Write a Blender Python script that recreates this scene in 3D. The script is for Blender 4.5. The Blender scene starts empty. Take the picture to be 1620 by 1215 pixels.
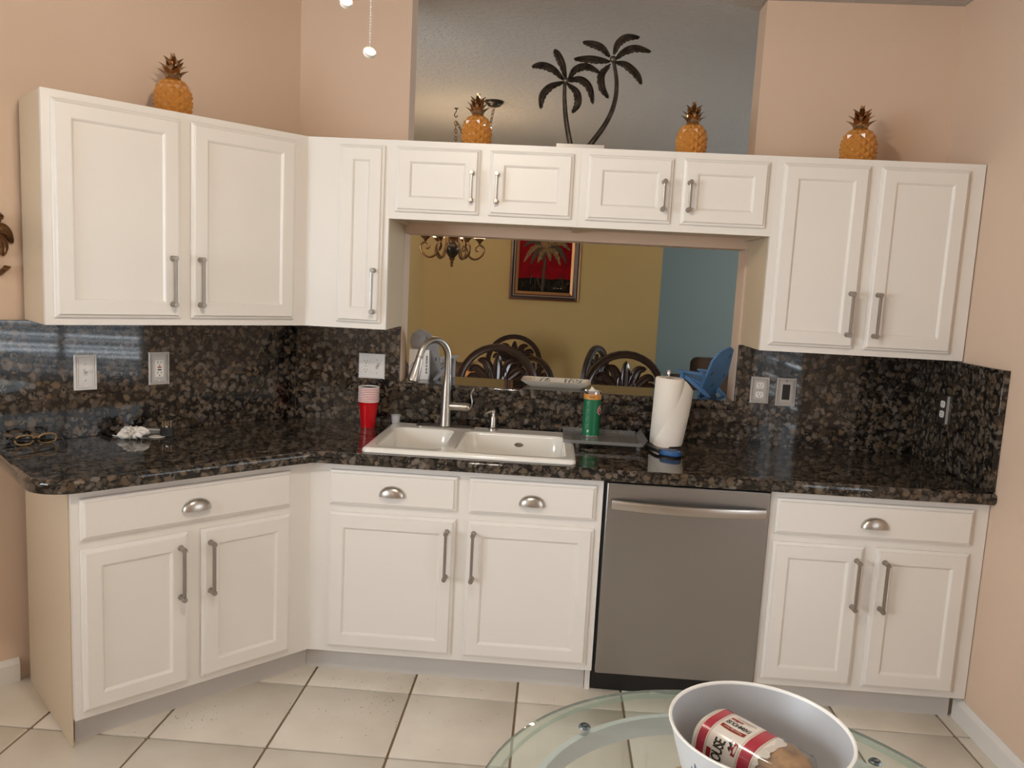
import bpy, bmesh, math, random
from mathutils import Vector, Matrix, geometry
PI = math.pi
random.seed(7)
SC = bpy.context.scene
C = SC.collection

# ------------------------------------------------------------------ camera, world, exposure
def setup_camera():
    cam = bpy.data.cameras.new('camera')
    cam.sensor_width = 36.0
    cam.lens = 1236.04 / 1620.0 * 36.0
    cam.clip_start = 0.02
    o = bpy.data.objects.new('camera', cam)
    C.objects.link(o)
    yaw, pitch, roll = -0.0520, -0.1259, 0.0512
    F = Vector((math.sin(yaw) * math.cos(pitch), math.cos(yaw) * math.cos(pitch), math.sin(pitch)))
    R0 = Vector((math.cos(yaw), -math.sin(yaw), 0))
    U0 = R0.cross(F)
    R = R0 * math.cos(roll) + U0 * math.sin(roll)
    U = -R0 * math.sin(roll) + U0 * math.cos(roll)
    m = Matrix.Identity(4)
    for i in range(3):
        m[i][0], m[i][1], m[i][2] = R[i], U[i], -F[i]
    m[0][3], m[1][3], m[2][3] = 0.8883, -2.8334, 1.5403
    o.matrix_world = m
    SC.camera = o
setup_camera()

world = bpy.data.worlds.new('daylight')
SC.world = world
world.use_nodes = True
bg = world.node_tree.nodes['Background']
bg.inputs[0].default_value = (0.84, 0.92, 1.0, 1)
bg.inputs[1].default_value = 14.5

SC.view_settings.view_transform = 'Standard'
SC.view_settings.look = 'None'
SC.view_settings.gamma = 1.0
SC.view_settings.use_curve_mapping = False
SC.view_settings.exposure = -0.07

FAN_LIGHT = 20.0          # watts for each of the two fan bulbs
FAN_COL = (1.0, 0.875, 0.72)
CHAND_LIGHT = 2.1         # watts for each of the six chandelier bulbs
CHAND_COL = (1.0, 0.78, 0.52)

# ------------------------------------------------------------------ materials
MATS = {}
def new_mat(name):
    m = bpy.data.materials.new(name)
    m.use_nodes = True
    MATS[name] = m
    return m, m.node_tree, m.node_tree.nodes['Principled BSDF']

def pmat(name, col, rough=0.5, metal=0.0, spec=0.5, coat=0.0, trans=0.0, ior=1.5, alpha=1.0,
         bump=0.0, bscale=80.0, vary=0.0, vscale=6.0, stretch=None, emit=None, es=0.0, sheen=0.0):
    m, nt, b = new_mat(name)
    b.inputs['Base Color'].default_value = (*col, 1)
    b.inputs['Roughness'].default_value = rough
    b.inputs['Metallic'].default_value = metal
    b.inputs['Specular IOR Level'].default_value = spec
    b.inputs['Coat Weight'].default_value = coat
    b.inputs['Coat Roughness'].default_value = 0.08
    b.inputs['Transmission Weight'].default_value = trans
    b.inputs['IOR'].default_value = ior
    b.inputs['Alpha'].default_value = alpha
    b.inputs['Sheen Weight'].default_value = sheen
    if emit:
        b.inputs['Emission Color'].default_value = (*emit, 1)
        b.inputs['Emission Strength'].default_value = es
    N, L = nt.nodes, nt.links
    tc = N.new('ShaderNodeTexCoord')
    src = tc.outputs['Object']
    if stretch:
        mp = N.new('ShaderNodeMapping')
        mp.inputs['Scale'].default_value = stretch
        L.new(src, mp.inputs['Vector'])
        src = mp.outputs['Vector']
    if vary > 0:
        n = N.new('ShaderNodeTexNoise')
        n.inputs['Scale'].default_value = vscale
        n.inputs['Detail'].default_value = 4
        L.new(src, n.inputs['Vector'])
        r = N.new('ShaderNodeValToRGB')
        r.color_ramp.elements[0].position = 0.3
        r.color_ramp.elements[1].position = 0.7
        r.color_ramp.elements[0].color = (*[c * (1 - vary) for c in col], 1)
        r.color_ramp.elements[1].color = (*[min(1, c * (1 + vary)) for c in col], 1)
        L.new(n.outputs['Fac'], r.inputs['Fac'])
        L.new(r.outputs['Color'], b.inputs['Base Color'])
    if bump > 0:
        n = N.new('ShaderNodeTexNoise')
        n.inputs['Scale'].default_value = bscale
        n.inputs['Detail'].default_value = 3
        L.new(src, n.inputs['Vector'])
        bp = N.new('ShaderNodeBump')
        bp.inputs['Strength'].default_value = bump
        bp.inputs['Distance'].default_value = 0.002
        L.new(n.outputs['Fac'], bp.inputs['Height'])
        L.new(bp.outputs['Normal'], b.inputs['Normal'])
    return m

def granite_mat():
    m, nt, b = new_mat('granite')
    N, L = nt.nodes, nt.links
    tc = N.new('ShaderNodeTexCoord')
    nz = N.new('ShaderNodeTexNoise'); nz.inputs['Scale'].default_value = 30; nz.inputs['Detail'].default_value = 3
    L.new(tc.outputs['Object'], nz.inputs['Vector'])
    mx = N.new('ShaderNodeMix'); mx.data_type = 'VECTOR'; mx.inputs['Factor'].default_value = 0.035
    L.new(tc.outputs['Object'], mx.inputs['A']); L.new(nz.outputs['Color'], mx.inputs['B'])
    vec = mx.outputs['Result']
    # big rounded feldspar eggs
    v1 = N.new('ShaderNodeTexVoronoi'); v1.inputs['Scale'].default_value = 44; v1.inputs['Randomness'].default_value = 1.0
    L.new(vec, v1.inputs['Vector'])
    r1 = N.new('ShaderNodeValToRGB')
    e = r1.color_ramp.elements
    e[0].position = 0.0; e[0].color = (0.150, 0.106, 0.068, 1)
    e[1].position = 0.90; e[1].color = (0.006, 0.005, 0.005, 1)
    k = e.new(0.46); k.color = (0.125, 0.087, 0.054, 1)
    k = e.new(0.57); k.color = (0.070, 0.049, 0.032, 1)
    k = e.new(0.66); k.color = (0.016, 0.012, 0.010, 1)
    L.new(v1.outputs['Distance'], r1.inputs['Fac'])
    # per cell tint
    hs = N.new('ShaderNodeHueSaturation')
    sp = N.new('ShaderNodeSeparateColor'); L.new(v1.outputs['Color'], sp.inputs['Color'])
    mr = N.new('ShaderNodeMapRange'); mr.inputs['From Min'].default_value = 0.12; mr.inputs['From Max'].default_value = 0.95; mr.inputs['To Min'].default_value = 0.28; mr.inputs['To Max'].default_value = 1.15
    L.new(sp.outputs['Red'], mr.inputs['Value']); L.new(mr.outputs['Result'], hs.inputs['Value'])
    mr2 = N.new('ShaderNodeMapRange'); mr2.inputs['To Min'].default_value = 0.45; mr2.inputs['To Max'].default_value = 1.1
    L.new(sp.outputs['Green'], mr2.inputs['Value']); L.new(mr2.outputs['Result'], hs.inputs['Saturation'])
    L.new(r1.outputs['Color'], hs.inputs['Color'])
    # fine dark and pale flecks
    v2 = N.new('ShaderNodeTexVoronoi'); v2.inputs['Scale'].default_value = 105
    L.new(vec, v2.inputs['Vector'])
    r2 = N.new('ShaderNodeValToRGB')
    e = r2.color_ramp.elements
    e[0].position = 0.0; e[0].color = (0.165, 0.128, 0.090, 1)
    e[1].position = 0.5; e[1].color = (0.006, 0.006, 0.006, 1)
    L.new(v2.outputs['Distance'], r2.inputs['Fac'])
    n3 = N.new('ShaderNodeTexNoise'); n3.inputs['Scale'].default_value = 42; n3.inputs['Detail'].default_value = 5
    L.new(tc.outputs['Object'], n3.inputs['Vector'])
    r3 = N.new('ShaderNodeValToRGB')
    r3.color_ramp.elements[0].position = 0.54; r3.color_ramp.elements[1].position = 0.60
    L.new(n3.outputs['Fac'], r3.inputs['Fac'])
    mc = N.new('ShaderNodeMix'); mc.data_type = 'RGBA'
    L.new(r3.outputs['Color'], mc.inputs['Factor'])
    L.new(hs.outputs['Color'], mc.inputs['A']); L.new(r2.outputs['Color'], mc.inputs['B'])
    L.new(mc.outputs['Result'], b.inputs['Base Color'])
    b.inputs['Roughness'].default_value = 0.045
    b.inputs['Specular IOR Level'].default_value = 0.5
    return m

def wood_mat(name, c0, c1, rough=0.3):
    m, nt, b = new_mat(name)
    N, L = nt.nodes, nt.links
    tc = N.new('ShaderNodeTexCoord')
    mp = N.new('ShaderNodeMapping'); mp.inputs['Scale'].default_value = (8, 8, 40)
    L.new(tc.outputs['Object'], mp.inputs['Vector'])
    n = N.new('ShaderNodeTexNoise'); n.inputs['Scale'].default_value = 3; n.inputs['Detail'].default_value = 6
    L.new(mp.outputs['Vector'], n.inputs['Vector'])
    r = N.new('ShaderNodeValToRGB')
    r.color_ramp.elements[0].position = 0.3; r.color_ramp.elements[0].color = (*c0, 1)
    r.color_ramp.elements[1].position = 0.7; r.color_ramp.elements[1].color = (*c1, 1)
    L.new(n.outputs['Fac'], r.inputs['Fac'])
    L.new(r.outputs['Color'], b.inputs['Base Color'])
    b.inputs['Roughness'].default_value = rough
    return m

def tile_mat():
    m, nt, b = new_mat('floor_tile')
    N, L = nt.nodes, nt.links
    tc = N.new('ShaderNodeTexCoord'); oi = N.new('ShaderNodeObjectInfo')
    add = N.new('ShaderNodeVectorMath'); add.operation = 'ADD'
    L.new(tc.outputs['Object'], add.inputs[0]); L.new(oi.outputs['Location'], add.inputs[1])
    n = N.new('ShaderNodeTexNoise'); n.inputs['Scale'].default_value = 5; n.inputs['Detail'].default_value = 6
    L.new(add.outputs['Vector'], n.inputs['Vector'])
    r = N.new('ShaderNodeValToRGB')
    r.color_ramp.elements[0].position = 0.3; r.color_ramp.elements[0].color = (0.68, 0.615, 0.52, 1)
    r.color_ramp.elements[1].position = 0.7; r.color_ramp.elements[1].color = (0.78, 0.72, 0.625, 1)
    L.new(n.outputs['Fac'], r.inputs['Fac'])
    L.new(r.outputs['Color'], b.inputs['Base Color'])
    b.inputs['Roughness'].default_value = 0.33
    return m

def ceiling_mat():
    m, nt, b = new_mat('ceiling_texture')
    N, L = nt.nodes, nt.links
    b.inputs['Base Color'].default_value = (0.48, 0.455, 0.425, 1)
    b.inputs['Roughness'].default_value = 0.8
    tc = N.new('ShaderNodeTexCoord')
    n = N.new('ShaderNodeTexNoise'); n.inputs['Scale'].default_value = 26; n.inputs['Detail'].default_value = 4; n.inputs['Roughness'].default_value = 0.6
    L.new(tc.outputs['Object'], n.inputs['Vector'])
    r = N.new('ShaderNodeValToRGB'); r.color_ramp.elements[0].position = 0.48; r.color_ramp.elements[1].position = 0.56
    L.new(n.outputs['Fac'], r.inputs['Fac'])
    bp = N.new('ShaderNodeBump'); bp.inputs['Strength'].default_value = 0.6; bp.inputs['Distance'].default_value = 0.004
    L.new(r.outputs['Color'], bp.inputs['Height']); L.new(bp.outputs['Normal'], b.inputs['Normal'])
    return m

def canvas_mat(z0, z1):
    # sky of the painting: red, darker to the ground, with black green undergrowth
    m, nt, b = new_mat('painted_canvas')
    N, L = nt.nodes, nt.links
    tc = N.new('ShaderNodeTexCoord')
    n = N.new('ShaderNodeTexNoise'); n.inputs['Scale'].default_value = 9; n.inputs['Detail'].default_value = 5
    L.new(tc.outputs['Object'], n.inputs['Vector'])
    r = N.new('ShaderNodeValToRGB')
    r.color_ramp.elements[0].position = 0.3; r.color_ramp.elements[0].color = (0.10, 0.002, 0.003, 1)
    r.color_ramp.elements[1].position = 0.7; r.color_ramp.elements[1].color = (0.22, 0.003, 0.006, 1)
    L.new(n.outputs['Fac'], r.inputs['Fac'])
    L.new(r.outputs['Color'], b.inputs['Base Color'])
    b.inputs['Roughness'].default_value = 0.85
    b.inputs['Specular IOR Level'].default_value = 0.1
    return m

def clear_mat(name, tint, ior=1.45, rough=0.02, haze=0.0, hcol=(0.8, 0.8, 0.8)):
    m, nt, b = new_mat(name)
    N, L = nt.nodes, nt.links
    out = N['Material Output']
    tr = N.new('ShaderNodeBsdfTransparent'); tr.inputs['Color'].default_value = (*tint, 1)
    gl = N.new('ShaderNodeBsdfGlossy'); gl.inputs['Roughness'].default_value = rough
    lw = N.new('ShaderNodeLayerWeight'); lw.inputs['Blend'].default_value = 0.5
    pw = N.new('ShaderNodeMath'); pw.operation = 'POWER'; pw.inputs[1].default_value = 5.0
    L.new(lw.outputs['Facing'], pw.inputs[0])
    ma = N.new('ShaderNodeMath'); ma.operation = 'MULTIPLY_ADD'; ma.inputs[1].default_value = 0.9
    ma.inputs[2].default_value = ((ior-1)/(ior+1))**2
    L.new(pw.outputs['Value'], ma.inputs[0])
    mx = N.new('ShaderNodeMixShader')
    L.new(ma.outputs['Value'], mx.inputs['Fac']); L.new(tr.outputs['BSDF'], mx.inputs[1]); L.new(gl.outputs['BSDF'], mx.inputs[2])
    last = mx
    if haze > 0:
        b.inputs['Base Color'].default_value = (*hcol, 1); b.inputs['Roughness'].default_value = 0.3
        m2 = N.new('ShaderNodeMixShader'); m2.inputs['Fac'].default_value = haze
        L.new(mx.outputs['Shader'], m2.inputs[1]); L.new(b.outputs['BSDF'], m2.inputs[2]); last = m2
    L.new(last.outputs['Shader'], out.inputs['Surface'])
    return m
granite_mat(); tile_mat(); ceiling_mat(); canvas_mat(0, 1)
pmat('white_paint', (0.80, 0.765, 0.72), 0.38, bump=0.05, bscale=60)
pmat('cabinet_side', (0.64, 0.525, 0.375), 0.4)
pmat('peach_wall', (0.69, 0.52, 0.395), 0.75, bump=0.15, bscale=90)
pmat('yellow_wall', (0.42, 0.285, 0.105), 0.75, bump=0.1, bscale=90)
pmat('blue_wall', (0.275, 0.315, 0.285), 0.8)
pmat('trim_white', (0.74, 0.71, 0.67), 0.4)
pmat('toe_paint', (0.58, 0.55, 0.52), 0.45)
pmat('grout', (0.25, 0.18, 0.115), 0.9)
pmat('carpet', (0.34, 0.27, 0.2), 0.95)
pmat('steel', (0.355, 0.35, 0.345), 0.34, metal=1.0, bump=0.05, bscale=300, stretch=(1, 1, 0.02))
pmat('nickel', (0.50, 0.47, 0.43), 0.30, metal=1.0)
pmat('nickel_satin', (0.36, 0.33, 0.30), 0.38, metal=1.0)
pmat('chrome', (0.7, 0.7, 0.7), 0.1, metal=1.0)
pmat('black_plastic', (0.008, 0.008, 0.008), 0.4)
pmat('black_void', (0.003, 0.003, 0.003), 0.7)
pmat('enamel', (0.86, 0.83, 0.77), 0.12, coat=0.5)
pmat('plate_white', (0.78, 0.76, 0.74), 0.4)
pmat('plate_pewter', (0.50, 0.47, 0.44), 0.36, metal=0.35)
pmat('plate_bronze', (0.05, 0.04, 0.035), 0.4, metal=0.4)
pmat('device_white', (0.82, 0.79, 0.74), 0.35)
pmat('slot_dark', (0.01, 0.01, 0.01), 0.6)
pmat('red_plastic', (0.52, 0.003, 0.008), 0.25)
pmat('cup_inside', (0.85, 0.80, 0.76), 0.4)
pmat('red_button', (0.25, 0.01, 0.01), 0.4)
clear_mat('clear_plastic', (0.90, 0.92, 0.93), 1.45, 0.15, 0.30)
clear_mat('smoke_acrylic', (0.88, 0.88, 0.88), 1.35, 0.25, 0.24, (0.42, 0.41, 0.40))
pmat('wipes_green', (0.004, 0.14, 0.055), 0.35)
pmat('wipes_orange', (0.60, 0.26, 0.05), 0.45)
pmat('wipes_ink', (0.16, 0.07, 0.02), 0.5)
pmat('pale_print', (0.42, 0.55, 0.50), 0.5)
pmat('logo_red', (0.45, 0.01, 0.015), 0.4)
pmat('logo_white', (0.8, 0.74, 0.66), 0.4)
pmat('paper', (0.84, 0.78, 0.70), 0.9, bump=0.25, bscale=230, stretch=(1, 1, 1.6))
pmat('tissue_white', (0.86, 0.82, 0.76), 0.9, bump=0.4, bscale=120)
pmat('brush_blue', (0.015, 0.09, 0.26), 0.5, bump=0.4, bscale=400)
pmat('tortoise', (0.42, 0.26, 0.12), 0.25, vary=0.4, vscale=60)
clear_mat('lens_clear', (0.96, 0.97, 0.97), 1.3, 0.0)
pmat('pine_orange', (0.53, 0.225, 0.045), 0.2, coat=0.4)
pmat('pine_gold', (0.40, 0.26, 0.15), 0.17, metal=1.0)
pmat('bronze_dark', (0.042, 0.032, 0.024), 0.30, metal=0.6, vary=0.7, vscale=38)
pmat('bronze_edge', (0.10, 0.085, 0.065), 0.3, metal=0.7)
pmat('iron_bronze', (0.17, 0.085, 0.035), 0.35, metal=0.75, vary=0.4, vscale=40)
pmat('lamp_glass', (0.9, 0.82, 0.7), 0.5, emit=(1.0, 0.78, 0.52), es=2.0)
pmat('fan_glass', (0.9, 0.86, 0.8), 0.5, emit=FAN_COL, es=FAN_LIGHT/(PI*0.0078))
pmat('fan_white', (0.78, 0.76, 0.73), 0.4)
pmat('bead_white', (0.86, 0.82, 0.74), 0.3)
wood_mat('dark_wood', (0.014, 0.006, 0.0035), (0.034, 0.015, 0.008), 0.28)
wood_mat('table_wood', (0.04, 0.018, 0.008), (0.08, 0.035, 0.016), 0.3)
pmat('seat_fabric', (0.28, 0.20, 0.11), 0.9)
pmat('blue_paint', (0.085, 0.21, 0.42), 0.5, vary=0.12, vscale=12)
pmat('grey_paint', (0.30, 0.295, 0.30), 0.55, vary=0.12, vscale=12)
pmat('platter_white', (0.74, 0.68, 0.58), 0.2, coat=0.4)
pmat('ink_navy', (0.008, 0.010, 0.020), 0.5)
pmat('ink_orange', (0.45, 0.20, 0.05), 0.5)
pmat('frame_red', (0.06, 0.008, 0.006), 0.3)
pmat('frame_gold', (0.30, 0.14, 0.045), 0.35, metal=0.5)
pmat('frame_black', (0.006, 0.004, 0.003), 0.4)
pmat('frame_tan', (0.24, 0.16, 0.08), 0.4)
pmat('paint_leaf', (0.16, 0.092, 0.04), 0.9, spec=0.08, vary=0.45, vscale=30)
pmat('paint_trunk', (0.065, 0.045, 0.027), 0.9, spec=0.08)
pmat('paint_under', (0.010, 0.007, 0.005), 0.9, spec=0.08)
pmat('paint_olive', (0.035, 0.028, 0.014), 0.9, spec=0.08)
pmat('paint_light', (0.45, 0.36, 0.25), 0.9, spec=0.08)
pmat('sofa_brown', (0.085, 0.045, 0.022), 0.85, bump=0.3, bscale=150)
pmat('cushion_tan', (0.24, 0.14, 0.075), 0.9, vary=0.5, vscale=14)
clear_mat('glass_clear', (0.93, 0.97, 0.955), 1.4, 0.0)
pmat('glass_edge', (0.02, 0.035, 0.03), 0.1)
clear_mat('glass_bevel', (0.88, 0.93, 0.90), 1.5, 0.02, 0.20, (0.72, 0.80, 0.74))
pmat('table_metal', (0.72, 0.72, 0.74), 0.4)
pmat('screw_grey', (0.16, 0.19, 0.20), 0.35, metal=0.6)
pmat('bowl_white', (0.70, 0.70, 0.71), 0.35)
pmat('bowl_inside_shade', (0.42, 0.425, 0.44), 0.4)  # inside of the white bowl, its shade put into a darker grey
pmat('bowl_rim', (0.88, 0.86, 0.82), 0.3)
pmat('leaf_print', (0.12, 0.17, 0.25), 0.5)
pmat('wicker', (0.42, 0.30, 0.16), 0.8, bump=0.8, bscale=160)
pmat('wrap_white', (0.78, 0.72, 0.66), 0.22, coat=0.3)
pmat('wrap_red', (0.42, 0.035, 0.06), 0.22, coat=0.3)
pmat('wrap_gold', (0.42, 0.25, 0.08), 0.3)
pmat('wrap_black', (0.012, 0.009, 0.008), 0.3)
pmat('wrap_brown', (0.30, 0.13, 0.06), 0.3)
pmat('barn_red', (0.26, 0.012, 0.012), 0.3)
pmat('bread_crust', (0.48, 0.28, 0.14), 0.6, vary=0.45, vscale=28, bump=0.3, bscale=60)
clear_mat('bag_clear', (0.94, 0.94, 0.93), 1.4, 0.10, 0.05)
pmat('crumb', (0.10, 0.06, 0.03), 0.9)
pmat('orange_shell', (0.50, 0.20, 0.05), 0.5, vary=0.4, vscale=25)
pmat('brown_husk', (0.10, 0.045, 0.02), 0.6, vary=0.4, vscale=25)
pmat('blind_white', (0.75, 0.77, 0.80), 0.5)

# ------------------------------------------------------------------ mesh helpers
def smooth_mesh(me, ang=0.6):
    bm = bmesh.new(); bm.from_mesh(me)
    bmesh.ops.recalc_face_normals(bm, faces=bm.faces)
    for f in bm.faces: f.smooth = True
    for e in bm.edges:
        if len(e.link_faces) != 2 or e.calc_face_angle(0) > ang: e.smooth = False
    bm.to_mesh(me); bm.free()

class MB:
    """Collects geometry that becomes ONE mesh object."""
    def __init__(s): s.v = []; s.f = []; s.mi = []; s.cur = 0
    def add(s, verts, faces):
        o = len(s.v); s.v += [tuple(p) for p in verts]
        for f in faces: s.f.append([i + o for i in f]); s.mi.append(s.cur)
        return s
    def box(s, x0, x1, y0, y1, z0, z1):
        return s.add([(x0,y0,z0),(x1,y0,z0),(x1,y1,z0),(x0,y1,z0),(x0,y0,z1),(x1,y0,z1),(x1,y1,z1),(x0,y1,z1)],
                     [(0,3,2,1),(4,5,6,7),(0,1,5,4),(1,2,6,5),(2,3,7,6),(3,0,4,7)])
    def prism(s, poly, a, b, ax='z'):
        """poly in the other two axes, extruded from a to b along ax; holes not supported."""
        n = len(poly)
        def P(p, t):
            return {'z': (p[0], p[1], t), 'y': (p[0], t, p[1]), 'x': (t, p[0], p[1])}[ax]
        vs = [P(p, a) for p in poly] + [P(p, b) for p in poly]
        fs = [(i, (i+1) % n, n+(i+1) % n, n+i) for i in range(n)]
        tri = geometry.tessellate_polygon([[Vector((p[0], p[1], 0)) for p in poly]])
        fs += [tuple(t) for t in tri] + [tuple(i+n for i in t[::-1]) for t in tri]
        return s.add(vs, fs)
    def lathe(s, prof, seg=24, c=(0,0,0), ax='z', a0=0, a1=2*PI, ang_cap=True):
        full = abs(a1 - a0 - 2*PI) < 1e-6
        k = seg if full else seg + 1
        vs = []
        for r, h in prof:
            for i in range(k):
                a = a0 + (a1 - a0) * i / seg
                x, y = r*math.cos(a), r*math.sin(a)
                p = {'z': (x, y, h), 'y': (x, h, y), 'x': (h, x, y)}[ax]
                vs.append((p[0]+c[0], p[1]+c[1], p[2]+c[2]))
        fs = []
        for j in range(len(prof)-1):
            for i in range(seg):
                i2 = (i+1) % k
                fs.append((j*k+i, j*k+i2, (j+1)*k+i2, (j+1)*k+i))
        if full and ang_cap and not (abs(prof[0][0]-prof[-1][0]) < 1e-6 and abs(prof[0][1]-prof[-1][1]) < 1e-6):
            if prof[0][0] > 1e-6: fs.append(tuple(range(k-1, -1, -1)))
            if prof[-1][0] > 1e-6: fs.append(tuple((len(prof)-1)*k + i for i in range(k)))
        return s.add(vs, fs)
    def tube(s, path, rad, seg=10, cap=True, flat=1.0, up=(0,0,1)):
        path = [Vector(p) for p in path]
        n = len(path)
        if not hasattr(rad, '__len__'): rad = [rad]*n
        vs = []; prev = None
        for i, p in enumerate(path):
            t = (path[min(i+1, n-1)] - path[max(i-1, 0)]).normalized()
            if prev is None:
                u = Vector(up)
                if abs(u.dot(t)) > 0.95: u = Vector((1, 0, 0)) if abs(t.x) < 0.9 else Vector((0, 1, 0))
                a = (u - t*u.dot(t)).normalized()
            else:
                a = (prev - t*prev.dot(t))
                a = a.normalized() if a.length > 1e-6 else prev
            prev = a
            b = t.cross(a)
            for k in range(seg):
                g = 2*PI*k/seg
                vs.append(p + (a*math.cos(g)*flat + b*math.sin(g))*rad[i])
        fs = []
        for i in range(n-1):
            for k in range(seg):
                k2 = (k+1) % seg
                fs.append((i*seg+k, i*seg+k2, (i+1)*seg+k2, (i+1)*seg+k))
        if cap:
            fs.append(tuple(range(seg-1, -1, -1))); fs.append(tuple((n-1)*seg+i for i in range(seg)))
        return s.add(vs, fs)
    def ellip(s, c, r, seg=16, rings=10):
        prof = [(math.sin(PI*i/rings), -math.cos(PI*i/rings)) for i in range(rings+1)]
        prof[0] = (0.0, -1.0); prof[-1] = (0.0, 1.0)
        o = len(s.v)
        s.lathe(prof, seg)
        for i in range(o, len(s.v)):
            p = s.v[i]; s.v[i] = (c[0]+p[0]*r[0], c[1]+p[1]*r[1], c[2]+p[2]*r[2])
        return s
    def rings(s, loops, close0=True, close1=True):
        """loops: equal length lists of points, lofted one to the next."""
        n = len(loops[0]); vs = [p for l in loops for p in l]; fs = []
        for j in range(len(loops)-1):
            for i in range(n):
                i2 = (i+1) % n
                fs.append((j*n+i, j*n+i2, (j+1)*n+i2, (j+1)*n+i))
        if close0: fs.append(tuple(range(n-1, -1, -1)))
        if close1: fs.append(tuple((len(loops)-1)*n+i for i in range(n)))
        return s.add(vs, fs)
    def xf(s, fn):
        s.v = [tuple(fn(Vector(p))) for p in s.v]; return s
    def mesh(s, name, ang=0.6):
        me = bpy.data.meshes.new(name)
        me.from_pydata(s.v, [], s.f); me.update()
        smooth_mesh(me, ang)
        return me
    def build(s, name, mat, parent=None, bevel=0.0, ang=0.6, seg=2):
        me = s.mesh(name, ang)
        mats = mat if isinstance(mat, (list, tuple)) else [mat]
        for m in mats: me.materials.append(MATS[m])
        if len(mats) > 1:
            for p, i in zip(me.polygons, s.mi): p.material_index = i
        return link(name, me, parent, bevel, seg)

def link(name, me, parent=None, bevel=0.0, seg=2):
    o = bpy.data.objects.new(name, me)
    C.objects.link(o)
    if parent is not None: o.parent = parent
    if bevel > 0:
        b = o.modifiers.new('bevel', 'BEVEL'); b.width = bevel; b.segments = seg; b.limit_method = 'ANGLE'; b.angle_limit = 0.7
        b.harden_normals = False
    return o

def tag(o, label, cat, group=None):
    o['label'] = label; o['category'] = cat
    if group: o['group'] = group
    return o
def struct(o, label=None):
    o['kind'] = 'structure'
    if label: o['label'] = label
    return o
def thing(name, label, cat, loc=(0,0,0), rz=0.0, group=None):
    o = bpy.data.objects.new(name, None); C.objects.link(o)
    o.empty_display_size = 0.05
    o.location = loc; o.rotation_euler = (0, 0, rz)
    return tag(o, label, cat, group)
def copy_tree(o, parent=None):
    c = o.copy(); C.objects.link(c); c.parent = parent
    for ch in list(o.children): copy_tree(ch, c)
    return c
def text_mesh(txt, size, ext=0.0, bold=0.0, spacing=1.0):
    cu = bpy.data.curves.new('lettering', 'FONT')
    cu.body = txt; cu.size = size; cu.align_x = 'CENTER'; cu.align_y = 'CENTER'; cu.offset = bold; cu.space_character = spacing
    cu.resolution_u = 3
    ob = bpy.data.objects.new('lettering', cu); C.objects.link(ob)
    dg = bpy.context.evaluated_depsgraph_get()
    me = bpy.data.meshes.new_from_object(ob.evaluated_get(dg))
    bpy.data.objects.remove(ob); bpy.data.curves.remove(cu)
    return me
def arc(cx, cy, r, a0, a1, n):
    return [(cx + r*math.cos(a0+(a1-a0)*i/n), cy + r*math.sin(a0+(a1-a0)*i/n)) for i in range(n+1)]
def rrect(x0, x1, y0, y1, r, n=5):
    return (arc(x1-r, y1-r, r, 0, PI/2, n) + arc(x0+r, y1-r, r, PI/2, PI, n) +
            arc(x0+r, y0+r, r, PI, 1.5*PI, n) + arc(x1-r, y0+r, r, 1.5*PI, 2*PI, n))
def bez(p, n=12):
    """Catmull-Rom through the points."""
    P = [Vector(q) for q in p]; P = [P[0]*2-P[1]] + P + [P[-1]*2-P[-2]]
    out = []
    for i in range(1, len(P)-2):
        for k in range(n):
            t = k/n
            a, b, c, d = P[i-1], P[i], P[i+1], P[i+2]
            out.append(0.5*((2*b) + (c-a)*t + (2*a-5*b+4*c-d)*t*t + (3*b-a-3*c+d)*t**3))
    out.append(P[-2].copy())
    return out

# ------------------------------------------------------------------ frame of the place
TH = 0.816                        # left run turns by this angle
CT, ST = math.cos(TH), math.sin(TH)
def LP(s, d, z=0.0):              # point of the left run: s along the face to the left, d into the wall
    return Vector((-CT*s - ST*d, -ST*s + CT*d, z))
XU0, YU = -0.1328, 0.3076         # inner corner of the wall cabinets
WY, WB = 0.645, 0.775             # kitchen back wall, its two faces
WX = 2.487                        # right wall
ZC = 2.768                        # ceiling
OX0, OX1 = 0.200, 1.690           # pass-through
ZCT, ZCB = 0.893, 0.848           # counter top, bottom
LA, LB_ = LP(-0.2, 0.645), LP(2.3, 0.541)   # kitchen face of the left wall
ld = (LB_ - LA).normalized(); ln = Vector((-ld.y, ld.x, 0))
if ln.dot(Vector((-ST, CT, 0))) < 0: ln = -ln
t_ = (WY - LA.y)/ld.y
LC = LA + ld*t_                   # where left wall and back wall meet

# ---- structure
b = MB()
b.box(LC.x-0.03, OX0, WY, WB, 0, ZC)
b.box(OX1, 2.62, WY, WB, 0, ZC)
b.box(OX0, OX1, WY, WB, 0, 1.044)
b.box(OX0, OX1, WY, WB, 1.744, 2.07)
struct(b.build('wall_back', 'peach_wall'), 'peach kitchen wall with a pass-through and an open top')
b = MB()
q = [LC, LB_, LB_ + ln*0.13, LC + ln*0.13]
b.prism([(p.x, p.y) for p in q], 0, ZC)
struct(b.build('wall_left', 'peach_wall'), 'peach wall behind the angled left run')
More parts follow.
